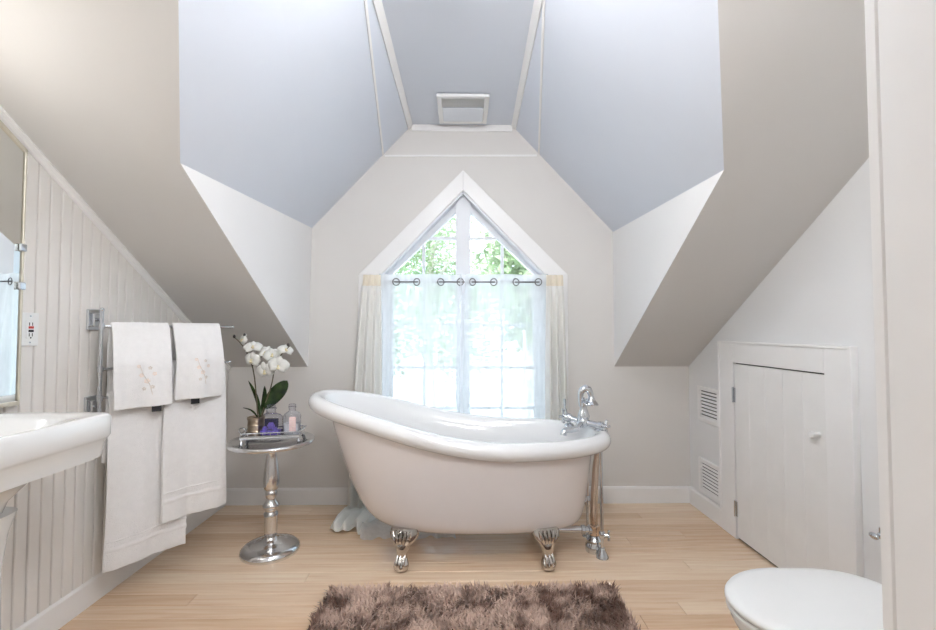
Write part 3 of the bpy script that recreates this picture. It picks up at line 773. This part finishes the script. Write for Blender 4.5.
def flower(c, face, s, roll):
    c = Vector(c); f = Vector(face).normalized(); u = f.cross(Vector((0,0,1))).normalized(); v = u.cross(f)
    b = MB(); b.tube([c-f*.004, c+f*.006, c+f*.013-v*.004], [.004,.006,.003], 8)
    b.ball(c+f*.008-v*.011*s, .007*s, 2, (1.2,.8,.8))
    o = b.build('flower', M['lip'], orc)
    def petal(ang, L, w):
        d = u*math.cos(ang)+v*math.sin(ang); e = f.cross(d); P = []
        for i in range(8):
            t = i/7; ww = w*math.sin(PI*(.06+.90*t**.8))**.75
            q = c + d*(L*t) + f*(.010*math.sin(PI*t*.9) - .006*t)
            P.append([q+e*(ww*k)-f*(abs(k)**2*.006*s) for k in (-1,-.5,0,.5,1)])
        b = MB(); b.grid(P); b.build('petal', M['petal'], o, ang=180, solid=.0012)
    for ang, L, w in ((R(90)+roll,.042,.017),(R(215)+roll,.040,.016),(R(325)+roll,.040,.016),(R(12)+roll,.045,.028),(R(168)+roll,.045,.028)): petal(ang, L*s, w*s)
for px_, py_, dy, fc, s, rl in ((246,340,-.02,(-.6,-.8,.3),.72,.3),(256,347,-.03,(.2,-.7,.75),1.0,-.1),(255,360,-.03,(-.25,-.95,.0),1.0,.1),(268,353,-.01,(.1,-.9,.45),.95,.35),(268,371,-.045,(-.1,-.95,-.25),1.05,-.2),(281,366,-.05,(.25,-.95,.0),1.12,.15),(275,355,-.03,(.2,-.85,.5),.95,-.3),(288,350,-.03,(.5,-.6,.65),.85,.2)):
    flower(at(px_, py_, oy+dy), fc, s*1.12, rl)
for px_, py_ in ((237.5,336.5),(247.5,335),(290.5,345)):
    b = MB(); b.ball(at(px_, py_, oy-.02), .0085, 2, (.9,.9,1.2)); b.build('bud', M['bud'], orc)
# glass bottles
M['bglass'] = glass_mat('bottle glass', (.91,.92,.96), .12)
M['violet'] = mat('violet flower filling', (.24,.17,.66), .5, var=.4, scale=60)
M['milky'] = mat('milky bath salts', (.80,.80,.82), .6, var=.1, scale=60)
M['pink'] = mat('pale pink paper label', (.88,.66,.64), .7, var=.12, scale=50)
M['navy'] = mat('dark blue liquid', (.03,.03,.08), .15, var=.1)
def bottle(cx_, cy_, w, d, h, hn, label, cat='bottle', n=5):
    t = thing('glass_bottle', (cx_, cy_, PZ), label, cat)
    z = PZ; b = MB()
    prof = [(w,d,0,n),(w,d,.003,n),(w,d,h*.72,n),(w*.97,d*.97,h*.80,n),(w*.80,d*.80,h*.90,4),(w*.5,d*.6,h*.96,2.5),(w*.42,w*.42,h,2),(w*.42,w*.42,h+hn,2),(w*.5,w*.5,h+hn+.001,2),(w*.5,w*.5,h+hn+.007,2)]
    b.rings([sup(cx_, cy_, a, c, nn, z+zz, 32) for a, c, zz, nn in prof]); b.build('glass', M['bglass'], t, ang=50)
    return t
bx, by = TX+.000, 2.482
t = bottle(bx, by, .058, .036, .120, .018, 'square shouldered glass bottle with violet flowers inside on the tray')
b = MB()
rg = random.Random(4)
b.rings([sup(bx, by, .050, .030, 5, PZ+z_, 24) for z_ in (.004, .026)]); b.build('filling', M['violet'], t)
def blossom(c, s):
    b = MB(); c = Vector(c)
    for k in range(6):
        a = k*PI/3; q = c+Vector((math.cos(a)*s*.6, -.001*k, math.sin(a)*s*.6)); b.ball(q, s*.5, 2, (1,.35,1))
    b.ball(c+Vector((0,-.003,0)), s*.28, 1); b.build('blossom', M['violet'], t)
blossom((bx+.010, by-.020, PZ+.052), .019); blossom((bx-.024, by-.018, PZ+.036), .013); blossom((bx+.030, by-.014, PZ+.034), .012)
b = MB(); b.rings([sup(bx, by+.008, .036, .014, 4, PZ+z_, 24) for z_ in (.036, .085)]); b.build('dark_core', M['navy'], t)
b = MB(); b.lathe([(.020,0),(.022,.003),(.022,.014),(.018,.018)], (bx, by, PZ+.145), 20); b.build('stopper', M['bglass'], t)
cx_, cy_ = TX+.108, 2.50
t = bottle(cx_, cy_, .043, .030, .128, .014, 'tall clear glass bottle with a pink paper label on the tray')
b = MB(); b.rings([sup(cx_, cy_, .039, .026, 5, PZ+z_, 24) for z_ in (.004, .06)]); b.build('filling', M['milky'], t)
b = MB(); b.box(cx_-.004, cx_+.032, cy_-.0315, cy_-.0305, PZ+.016, PZ+.098); b.build('paper_label', M['pink'], t, smooth=False)
b = MB()
for zz in (.082,.070,.058,.044,.030):
    b.box(cx_+.003, cx_+.025, cy_-.0321, cy_-.0316, PZ+zz, PZ+zz+.0025)
b.build('print', M['thread'], t, smooth=False)
b = MB(); b.lathe([(.019,0),(.020,.003),(.020,.010),(.016,.014)], (cx_, cy_, PZ+.149), 20); b.build('stopper', M['bglass'], t)

# ------------------------------------------------------------ swing-arm towel rack and towels
PV = Vector((-1.565, 1.975, 0))
rack = thing('towel_rack', (-1.60, 1.99, .84), 'chrome swing-arm towel rack with three arms on the beaded wall', 'towel rack')
WF = XL+.0115
for z in (1.245, .866):
    b = MB(); b.box(WF, WF+.012, 1.962, 2.040, z-.046, z+.046, bev=.003); b.box(WF+.012, WF+.026, 1.976, 2.026, z-.030, z+.030, bev=.004); m_ = b.build('wall_plate', M['chrome'], rack, smooth=False)
    b = MB(); b.tube([(WF+.02,2.00,z),(WF+.045,1.995,z),(PV.x,PV.y,z)], .008, 10); b.build('bracket_arm', M['chrome'], m_)
b = MB(); b.tube([(PV.x,PV.y,.835),(PV.x,PV.y,1.285)], .0075, 12); b.ball((PV.x,PV.y,1.288), .010, 2); b.ball((PV.x,PV.y,.832), .010, 2); b.build('pivot_post', M['chrome'], rack)
ARMS = [(1.216, R(51.5), .555), (1.030, R(53.2), .55), (.905, R(57), .42)]
for z, th, L in ARMS:
    d = Vector((math.cos(th), math.sin(th), 0))
    b = MB(); b.tube([PV+Vector((0,0,z)), PV+d*L+Vector((0,0,z))], .006, 12); b.ball(PV+d*L+Vector((0,0,z)), .009, 2); b.lathe([(.012,-.012),(.012,.012)], PV+Vector((0,0,z)), 14); b.build('swing_arm', M['chrome'], rack)
def towel(name, arm, u0, u1, zf, zb, label, rs, lay, flare=0.0, thick=.011, cat='towel', group=None, band=None, motif=None, tagu=None, skew=0.0):
    """cloth folded over an arm between u0 and u1; hangs to zf in front and zb behind"""
    z0, th, L = ARMS[arm]; rg = random.Random(rs)
    a = Vector((math.cos(th), math.sin(th), 0)); n = Vector((a.y, -a.x, 0))     # n faces the room
    t = thing(name, PV+a*((u0+u1)/2)+Vector((0,0,zf)), label, cat, group)
    p1, p2 = rg.uniform(0,6), rg.uniform(0,6); nu = 41; rt_ = .0075+thick/2+.001
    def pos(u, v, extra=0.0):
        """v: 0 at the front hem, 1 over the arm ... 2 at the back hem"""
        uu = u0+(u1-u0)*u
        if v <= 1:
            h = 1-v; z = z0+rt_ + (zf-z0-rt_)*h if h > 0 else z0+rt_
            bow = lay*min(1, h*2.2) + .010*h*math.sin(2*PI*1.3*u+p1) + .004*h*math.sin(2*PI*3.1*u+p2)
            nn = rt_*math.sin(min(1, h*14)*PI/2) + bow
            z = z0 + rt_*math.cos(min(1, h*14)*PI/2) + (zf-z0)*h + skew*h*(u-.5)
        else:
            h = v-1; z = z0 + rt_*math.cos(min(1, h*14)*PI/2) + (zb-z0)*h
            nn = -rt_*math.sin(min(1, h*14)*PI/2) - .3*lay*min(1, h*2) + .006*h*math.sin(2*PI*1.1*u+p2)
        k = (1-v) if v <= 1 else (v-1)
        uu += flare*k*(u-.5) + .002*math.sin(v*7+p1)
        w = PV + a*uu + n*(nn+extra); return Vector((w.x, w.y, z))
    vsn = [i/26 for i in range(22)] + [.84,.87,.90,.925,.94,.955,.97,.985,1.0,1.015,1.03,1.045,1.06,1.075,1.1,1.15] + [1.2+.1*i for i in range(9)]
    b = MB(); b.grid([[pos(i/(nu-1), v) for i in range(nu)] for v in vsn])
    o = b.build('cloth', M['towel'], t, ang=180, solid=thick, recalc=False)
    bm_ = o.modifiers.new('round', 'BEVEL'); bm_.width = thick*.45; bm_.segments = 2; bm_.limit_method = 'ANGLE'
    if band:
        for v0, v1 in band:
            b = MB(); b.grid([[pos(i/(nu-1), v0+(v1-v0)*j/3, thick/2+(.003 if j in (1,2) else -.001)) for i in range(nu)] for j in range(4)]); b.build('woven_band', M['band'], t, ang=180, recalc=False)
    if motif:
        mu, mv, sc = motif; k_ = 0
        for (pu, pv, rr, ang, mm) in ((0,0,.013,0,'thread'),(-.022,.03,.011,.6,'thread'),(.03,.035,.010,-.5,'thread'),(-.035,.075,.009,.9,'thread'),(.012,.065,.009,.2,'thread2'),(.02,-.03,.010,-.9,'thread2'),(-.012,-.038,.009,.4,'thread2')):
            b = MB(); W = (u1-u0); H_ = z0-zf
            for q in range(5):
                aa = ang+q*2*PI/5
                c0 = (mu+pu*sc/W, mv+pv*sc/H_)
                ring_ = []
                for m2 in range(8):
                    bb = 2*PI*m2/8
                    du = math.cos(aa)*rr*.6 + math.cos(bb)*rr*.42; dz = math.sin(aa)*rr*.6 + math.sin(bb)*rr*.42
                    ring_.append(pos(c0[0]+du*sc/W, c0[1]+dz*sc/H_, thick/2+.0012+.0002*q))
                b.bm.faces.new([b.bm.verts.new(p_) for p_ in ring_])
            b.build('embroidered_blossom', M[mm], t, smooth=False)
        b = MB(); W = (u1-u0); H_ = z0-zf
        pts = [pos(mu+du*sc/W, mv+dz*sc/H_, thick/2+.001) for du, dz in ((-.03,.08),(-.018,.04),(-.004,.012),(.010,-.018),(.016,-.05),(.02,-.07))]
        b.tube(pts, .0015, 6); b.build('embroidered_stem', M['thread2'], t)
    if tagu is not None:
        q0 = pos(tagu, .0); q0 = Vector((q0.x, q0.y, zf-.004+skew*(tagu-.5))) - n*(thick/2+.001); w_ = .019
        b = MB(); b.prism([q0-a*w_+Vector((0,0,.012)), q0+a*w_+Vector((0,0,.012)), q0+a*w_-Vector((0,0,.022)), q0-a*w_-Vector((0,0,.022))], n*.002); b.build('care_tag', M['black'], t, smooth=False)
    return t
towel('bath_towel', 2, .03, .335, .165, .62, 'longest white bath towel hanging nearest the sink, reaching almost to the floor', 2, .012, .02, .016, band=[(.10,.135),(.16,.17)], group='white bath towels', skew=.0)
towel('bath_towel', 1, .235, .515, .305, .42, 'shorter white bath towel hanging on the middle arm beside the round table', 3, .020, .015, .016, band=[(.11,.15),(.18,.19)], group='white bath towels')
towel('hand_towel', 0, .030, .252, .855, .90, 'white hand towel with embroidered flowers and black tag, nearer the sink', 4, .050, .0, .011, band=None, motif=(.56,.32,.9), tagu=.72, group='white embroidered hand towels', skew=.0)
towel('hand_towel', 0, .272, .487, .868, .92, 'white hand towel with embroidered flowers on the end of the top arm beside the orchid', 5, .046, .0, .011, motif=(.52,.36,.85), tagu=.40, group='white embroidered hand towels')

# ------------------------------------------------------------ wall outlet and mirror
ol = thing('wall_outlet', (WF, 1.708, 1.2), 'white outlet with red test button between the mirror and towel rack', 'outlet')
b = MB(); b.box(WF, WF+.006, 1.672, 1.744, 1.140, 1.265, bev=.003); b.build('cover_plate', M['plastic'], ol, smooth=False)
b = MB(); b.box(WF+.006, WF+.009, 1.691, 1.725, 1.168, 1.237, bev=.001); fc_ = b.build('face', M['plastic'], ol, smooth=False)
for zc in (1.222, 1.182):
    for dy in (-.006, .006):
        b = MB(); b.box(WF+.0088, WF+.0095, 1.708+dy-.0015, 1.708+dy+.0015, zc-.006, zc+.006); b.build('slot', M['slot'], fc_, smooth=False)
    b = MB(); b.lathe([(.003,0),(.003,.0006)], (WF+.009, 1.708, zc-.011), 10, (1,0,0)); b.build('ground_slot', M['slot'], fc_)
b = MB(); b.box(WF+.0088, WF+.0115, 1.698, 1.718, 1.205, 1.214, bev=.001); b.build('reset_button', M['red'], fc_, smooth=False)
b = MB(); b.box(WF+.0088, WF+.0115, 1.698, 1.718, 1.192, 1.201, bev=.001); b.build('test_button', M['black'], fc_, smooth=False)
for zc in (1.252, 1.153):
    b = MB(); b.lathe([(.0035,0),(.003,.0015)], (WF+.006, 1.708, zc), 10, (1,0,0)); b.build('screw', M['chrome'], ol)
mr = thing('wall_mirror', (WF, 1.30, .93), 'tall wall mirror with a slanted top above the sink', 'mirror')
MX = WF+.018
y0m, y1m = 1.42, 1.660
zt = lambda yy: roof(yy)-.055
b = MB(); b.prism([(MX-.004,y0m+.012,.942),(MX-.004,y1m-.012,.942),(MX-.004,y1m-.012,zt(y1m-.012)-.014),(MX-.004,y0m+.012,zt(y0m)-.014)], (.004,0,0)); b.build('glass', M['mirror'], mr, smooth=False)
def mbar(pts):
    b = MB(); b.prism(pts, (.024,0,0), bev=.002); b.build('frame_bar', M['gilt'], mr, smooth=False)
mbar([(WF,y1m-.008,.945),(WF,y1m,.945),(WF,y1m,zt(y1m)),(WF,y1m-.008,zt(y1m-.008))])
mbar([(WF,y0m,.93),(WF,y0m+.014,.93),(WF,y0m+.014,zt(y0m+.014)),(WF,y0m,zt(y0m))])
mbar([(WF,y0m,zt(y0m)-.018),(WF,y1m,zt(y1m)-.018),(WF,y1m,zt(y1m)),(WF,y0m,zt(y0m))])
mbar([(WF,y0m,.93),(WF,y1m,.93),(WF,y1m,.944),(WF,y0m,.944)])
for zc in (1.50, 1.36):
    b = MB(); b.box(WF+.02, WF+.030, y1m-.022, y1m+.004, zc-.014, zc+.014, bev=.003); b.build('mirror_clip', M['chrome'], mr, smooth=False)

# ------------------------------------------------------------ pedestal sink
SZ = .918; sx0, sx1, sy0, sy1 = WF+.001, -1.190, .98, 1.59
scx, scy, sa, sb = (sx0+sx1)/2, (sy0+sy1)/2, (sx1-sx0)/2, (sy1-sy0)/2
sink = thing('pedestal_sink', (scx, scy, 0), 'white ceramic pedestal sink with a stepped rim below the mirror', 'sink')
b = MB()
b.rings([sup(scx-.05, scy, .10, .10, 2.5, .60, 64), sup(scx-.05, scy, .12, .13, 3, .69, 64), sup(scx-.03, scy, sa-.08, sb-.12, 4, .755, 64),
         sup(scx, scy, sa-.018, sb-.018, 9, .775, 64), sup(scx, scy, sa-.016, sb-.016, 10, .785, 64), sup(scx, scy, sa-.012, sb-.012, 11, .828, 64), sup(scx, scy, sa-.004, sb-.004, 11, .838, 64),
         sup(scx, scy, sa, sb, 11, .845, 64), sup(scx, scy, sa, sb, 11, SZ-.012, 64), sup(scx, scy, sa-.006, sb-.006, 10, SZ-.002, 64), sup(scx, scy, sa-.016, sb-.016, 9, SZ, 64),
         sup(scx+.02, scy, sa-.055, sb-.09, 3.0, SZ-.002, 64), sup(scx+.02, scy, sa-.065, sb-.105, 2.8, SZ-.012, 64), sup(scx+.02, scy, sa-.085, sb-.14, 2.5, SZ-.06, 64), sup(scx+.02, scy, sa-.12, sb-.20, 2.3, SZ-.11, 64), sup(scx+.02, scy, .03, .03, 2, SZ-.125, 64)], True, True)
b.build('basin', M['china'], sink, ang=50)
b = MB(); b.rings([sup(scx-.03, scy, a, c, 4, z, 40) for a, c, z in ((.14,.15,0),(.14,.15,.03),(.115,.125,.06),(.10,.105,.10),(.095,.10,.5),(.105,.11,.60),(.115,.13,.66))]); b.build('pedestal', M['china'], sink, ang=50)
b = MB(); fx = sx0+.055; b.lathe([(.024,0),(.024,.006),(.016,.012),(.013,.07),(.015,.10)], (fx, scy, SZ-.002), 20); b.tube([(fx,scy,SZ+.08),(fx+.03,scy,SZ+.11),(fx+.08,scy,SZ+.105),(fx+.105,scy,SZ+.075)], [.011,.011,.010,.010], 12); b.build('faucet', M['chrome'], sink)
for s in (-1,1):
    b = MB(); b.lathe([(.022,0),(.022,.006),(.013,.012),(.011,.03),(.018,.04),(.018,.055),(.008,.06)], (fx, scy+s*.10, SZ-.002), 20); b.build('tap_handle', M['chrome'], sink)
b = MB(); b.lathe([(.022,0),(.020,.003),(.006,.003)], (scx+.02, scy, SZ-.1245), 20); b.build('drain', M['chrome'], sink)

# ------------------------------------------------------------ toilet
tcx, tcy = 1.02, 1.285
wc = thing('toilet', (1.1, tcy, 0), 'white toilet with closed lid by the small access door', 'toilet')
def egg(x0, x1, hw, z, N=56, back=.0):
    out = []; c = x0+(x1-x0)*.46
    for k in range(N):
        t = 2*PI*k/N; ct, st_ = math.cos(t), math.sin(t)
        if ct < 0: x = c+(c-x0)*ct; y = tcy+hw*st_
        else:
            x = c+(x1-c)*math.copysign(abs(ct)**(2/4.5), ct); y = tcy+hw*math.copysign(abs(st_)**(2/2.6), st_)*(1-.12*abs(ct))
        out.append(Vector((x, y, z)))
    return out
b = MB(); b.rings([egg(.90,1.42,.12,0), egg(.90,1.42,.12,.03), egg(.93,1.40,.10,.07), egg(.93,1.40,.10,.18), egg(.86,1.38,.13,.27), egg(.79,1.36,.17,.345), egg(.775,1.35,.182,.375), egg(.775,1.35,.182,.388)]); b.build('bowl', M['china'], wc, ang=60)
b = MB(); b.rings([egg(.772,1.285,.186,.389), egg(.768,1.288,.190,.393), egg(.768,1.288,.190,.403), egg(.772,1.285,.187,.407)]); b.build('seat', M['plastic'], wc, ang=60)
b = MB(); b.rings([egg(.770,1.285,.188,.409), egg(.765,1.29,.193,.413), egg(.765,1.29,.193,.422), egg(.770,1.287,.188,.430), egg(.80,1.27,.165,.435), egg(.9,1.2,.08,.437)]); b.build('lid', M['plastic'], wc, ang=60)
for s in (-1,1):
    b = MB(); b.tube([(1.305,tcy+s*.075-.025,.413),(1.305,tcy+s*.075+.025,.413)], .013, 14); b.build('hinge', M['plastic'], wc)
b = MB(); b.rings([sup(1.503, tcy, a*.85, c*.97, n, z, 48) for a, c, n, z in ((.075,.15,5,.37),(.085,.19,6,.385),(.092,.215,7,.42),(.096,.228,8,.5),(.098,.234,8,.72))]); b.build('tank', M['china'], wc, ang=50)
b = MB(); b.rings([sup(1.502, tcy, a*.85, c*.97, 8, z, 48) for a, c, z in ((.100,.238,.721),(.106,.244,.726),(.106,.244,.748),(.098,.236,.757))]); b.build('tank_lid', M['china'], wc, ang=50)
b = MB(); b.rings([sup(1.35, tcy, a, c, 4, z, 32) for a, c, z in ((.10,.10,.20),(.12,.13,.34),(.13,.15,.384))]); b.build('rear_deck', M['china'], wc, ang=50)
b = MB(); b.lathe([(.014,0),(.014,.006),(.007,.010),(.007,.018)], (1.418, tcy+.18, .66), 16, (-1,0,0)); b.tube([(1.402,tcy+.18,.66),(1.397,tcy+.13,.655),(1.397,tcy+.10,.652)], [.006,.006,.008], 10); b.build('flush_lever', M['chrome'], wc)
sv = thing('supply_valve', (XR, 1.655, .42), 'small chrome water valve on the wall behind the toilet', 'valve')
b = MB(); b.lathe([(.026,0),(.024,.004),(.012,.008),(.010,.05)], (XR, 1.655, .446), 18, (-1,0,0)); b.build('flange', M['chrome'], sv)
b = MB(); b.ball((XR-.06,1.655,.446), .014, 2); b.tube([(XR-.06,1.655,.446),(XR-.06,1.655,.476)], .007, 10); b.build('body', M['chrome'], sv)
b = MB(); b.ball((XR-.088,1.655,.446), .016, 2, (.5,1.3,.8)); b.tube([(XR-.06,1.655,.446),(XR-.09,1.655,.446)], .005, 8); b.build('handle', M['chrome'], sv)

# ------------------------------------------------------------ access door and vents on the right wall
d1 = thing('door_1', (XR, 2.28, 0), kind='structure')
yo0, yo1, zo = 1.815, 2.742, 1.121          # outside of the casing
yi0, yi1, zi = 1.945, 2.607, 1.011          # opening
T_ = .022
def slabx(name, ya, yb, za, zb, x0, x1, parent, m=M['trim'], bev=.002):
    b = MB(); b.box(XR-x1, XR-x0, ya, yb, za, zb, bev=bev); return b.build(name, m, parent, smooth=False)
slabx('casing', yo0, yi0, 0, zo, 0, T_, d1); slabx('casing', yi1, yo1, 0, zo, 0, T_, d1); slabx('casing', yi0, yi1, zi, zo, 0, T_, d1)
slabx('back_band', yo0-.018, yo0, 0, zo+.012, 0, T_+.010, d1); slabx('back_band', yo1, yo1+.012, BH, zo+.012, 0, T_+.006, d1); slabx('back_band', yo0, yo1, zo, zo+.012, 0, T_+.006, d1)
slabx('door_gap', yi0, yi1, .0, zi, 0, .003, d1, M['slot'], 0)
nb = 5; g0, g1 = yi0+.001, yi1-.010; wd = (g1-g0)/nb
for i in range(nb):
    slabx('door_board', g0+wd*i+.0003, g0+wd*(i+1)-.0003, .016, zi-.007, .004, T_-.003, d1, M['door'], .0012)
for z in (.825, .175):
    hg = slabx('hinge', yi1-.020, yi1+.010, z-.042, z+.042, T_-.004, T_+.002, d1, M['chrome'], .001)
    b = MB(); b.tube([(XR-T_-.005, yi1-.004, z-.044),(XR-T_-.005, yi1-.004, z+.044)], .005, 10); b.build('hinge_pin', M['chrome'], hg)
b = MB(); b.lathe([(.012,0),(.010,.006),(.008,.016),(.015,.026),(.017,.034),(.013,.042),(.003,.045)], (XR-T_+.003, 1.985, .738), 20, (-1,0,0)); b.build('knob', M['plastic'], d1)
def vent(za, zb, label):
    ya, yb = 2.765, 3.025
    v = thing('wall_vent', (XR, (ya+yb)/2, za), label, 'vent', 'louvred vents on the right wall')
    slabx('frame', ya, ya+.03, za, zb, 0, .014, v); slabx('frame', yb-.03, yb, za, zb, 0, .014, v)
    slabx('frame', ya+.03, yb-.03, za, za+.026, 0, .014, v); slabx('frame', ya+.03, yb-.03, zb-.026, zb, 0, .014, v)
    slabx('backing', ya+.03, yb-.03, za+.026, zb-.026, 0, .0015, v, mat('dark vent duct', (.08,.08,.08), .8), 0)
    n = 8; h = (zb-za-.052)/n
    for i in range(n):
        z = za+.026+h*i
        b = MB(); b.prism([(XR-.003, ya+.03, z+h*.52), (XR-.012, ya+.03, z+h*.05), (XR-.013, ya+.03, z+h*.14), (XR-.004, ya+.03, z+h*.62)], (0, yb-ya-.06, 0)); b.build('slat', M['trim'], v, smooth=False)
vent(.600, .828, 'upper white louvred vent on the right wall')
vent(.128, .352, 'lower white louvred vent on the right wall above the baseboard')

# ------------------------------------------------------------ ceiling fan grille
ef = thing('exhaust_fan', (.006, 2.92, CZ), 'square white exhaust fan with lit panel on the dormer ceiling', 'exhaust fan')
fx0, fx1, fy0, fy1, fz = -.158, .170, 2.72, 3.09, CZ-.026
b = MB(); b.box(fx0+.03, fx1-.03, fy0+.03, fy1-.03, fz+.012, CZ, bev=.003); b.build('housing', M['plastic'], ef, smooth=False)
for xa, xb, ya, yb in ((fx0,fx0+.03,fy0,fy1),(fx1-.03,fx1,fy0,fy1),(fx0+.03,fx1-.03,fy0,fy0+.03),(fx0+.03,fx1-.03,fy1-.03,fy1)):
    b = MB(); b.box(xa, xb, ya, yb, fz, fz+.022, bev=.004); b.build('frame', M['plastic'], ef, smooth=False)
b = MB(); b.box(fx0+.03, fx1-.03, fy0+.155, fy1-.03, fz+.002, fz+.014, bev=.003); b.build('light_lens', mat('frosted fan lens', (.82,.86,.92), .25, var=.01), ef, smooth=False)
for i in range(7):
    yy = fy0+.034+i*.0165
    b = MB(); b.prism([(fx0+.03,yy,fz+.003),(fx0+.03,yy+.004,fz+.003),(fx0+.03,yy+.012,fz+.014),(fx0+.03,yy+.008,fz+.014)], (fx1-fx0-.06,0,0)); b.build('louvre', M['plastic'], ef, smooth=False)

# ------------------------------------------------------------ shag rug
rx0, rx1, ry0, ry1 = -.60, .692, 1.28, 2.09
rug = thing('shag_rug', (.06, 1.7, 0), 'brown shaggy rectangular bath rug on the floor in front of the tub', 'rug')
b = MB(); b.rings([sup((rx0+rx1)/2, (ry0+ry1)/2, (rx1-rx0)/2, (ry1-ry0)/2, 14, z, 64) for z in (.0005, .010)]); b.build('backing', mat('rug backing', (.20,.12,.09), .95), rug)
m_, nt, p_ = new_mat('taupe brown shag'); Nn, Ll = nt.nodes, nt.links
tc = Nn.new('ShaderNodeTexCoord'); nz = Nn.new('ShaderNodeTexNoise'); nz.inputs['Scale'].default_value = 8.5; nz.inputs['Detail'].default_value = 3
Ll.new(tc.outputs['Object'], nz.inputs['Vector']); rp = Nn.new('ShaderNodeValToRGB'); e = rp.color_ramp.elements
e[0].position = .38; e[0].color = (.17,.085,.058,1); e[1].position = .54; e[1].color = (.66,.475,.385,1)
Ll.new(nz.outputs['Fac'], rp.inputs['Fac']); Ll.new(rp.outputs['Color'], p_.inputs['Base Color']); p_.inputs['Roughness'].default_value = .6; p_.inputs['Sheen Weight'].default_value = .3
rg = random.Random(21); vs_, fs_ = [], []
for _ in range(26000):
    x, y = rg.uniform(rx0, rx1), rg.uniform(ry0, ry1)
    la = 2.6*math.sin(x*6.1+1.7*math.sin(y*5))+1.9*math.cos(y*7.3+x*3.1)
    le = rg.uniform(.034,.056); dx, dy = math.cos(la)*.35+rg.gauss(0,.42), math.sin(la)*.35+rg.gauss(0,.42)
    p0 = Vector((x, y, .008)); p1 = p0+Vector((dx*.4, dy*.4, .85)).normalized()*le*.55; p2 = p1+Vector((dx*1.3, dy*1.3, .5)).normalized()*le*.5
    sd = Vector((-dy, dx, 0)); sd = sd.normalized() if sd.length > 1e-3 else Vector((1,0,0)); w = rg.uniform(.0022,.0042)
    i = len(vs_); vs_ += [p0-sd*w, p0+sd*w, p1+sd*w, p1-sd*w, p2]
    fs_ += [(i,i+1,i+2,i+3), (i+3,i+2,i+4)]
b = MB(); b.add(vs_, fs_); b.build('pile', m_, rug, smooth=False, recalc=False, kind='stuff')

# ------------------------------------------------------------ lamps (their own light), then two unseen ones added for fill
cl = thing('ceiling_lamp', (0, 1.45, CZ), 'round flush glass ceiling lamp in the dormer', 'lamp')
b = MB(); b.lathe([(.17,0),(.17,-.02),(.155,-.028)], (0,1.45,CZ), 40); b.build('ring', M['chrome'], cl)
b = MB(); b.lathe([(.15,-.024),(.148,-.05),(.125,-.085),(.08,-.108),(.02,-.118)], (0,1.45,CZ), 40); b.build('glass_shade', M['lamp'], cl)
vl = thing('vanity_light', (WF, .95, 1.80), 'wall light with three glass shades above the sink', 'lamp')
b = MB(); b.box(WF, WF+.03, .70, 1.20, 1.87, 1.93, bev=.008); b.build('back_plate', M['chrome'], vl, smooth=False)
for yy in (.77, .95, 1.13):
    b = MB(); b.tube([(WF+.02,yy,1.90),(WF+.10,yy,1.90),(WF+.115,yy,1.885)], .009, 10); a_ = b.build('lamp_arm', M['chrome'], vl)
    b = MB(); b.lathe([(.03,.0),(.045,-.03),(.055,-.07),(.058,-.10),(.04,-.11)], (WF+.115,yy,1.88), 24); b.build('glass_shade', M['lamp_w'], a_)
dl = thing('door_fill_lamp', (.2, .45, 2.36), 'round glass fill lamp added above the doorway', 'lamp')  # added out of view as frontal fill for right wall, back wall and tub
b = MB(); b.lathe([(.15,0),(.15,.018),(.13,.026)], (.2,.451,2.38), 40, (0,1,0)); b.build('ring', M['chrome'], dl)
b = MB(); b.lathe([(.13,.022),(.128,.045),(.11,.075),(.07,.095),(.02,.102)], (.2,.451,2.38), 40, (0,1,0)); b.build('glass_shade', M['fill_d'], dl)
HX, HY = .38, -1.05
hl = thing('hall_fill_lamp', (HX, HY, 2.5), 'round flush glass fill lamp added in the hall', 'lamp')  # added behind the camera to send fill light through the doorway
b = MB(); b.lathe([(.20,0),(.20,-.02),(.185,-.028)], (HX,HY,2.5), 40); b.build('ring', M['chrome'], hl)
b = MB(); b.lathe([(.18,-.024),(.175,-.055),(.14,-.085),(.02,-.10)], (HX,HY,2.5), 40); b.build('glass_shade', M['fill_h'], hl)
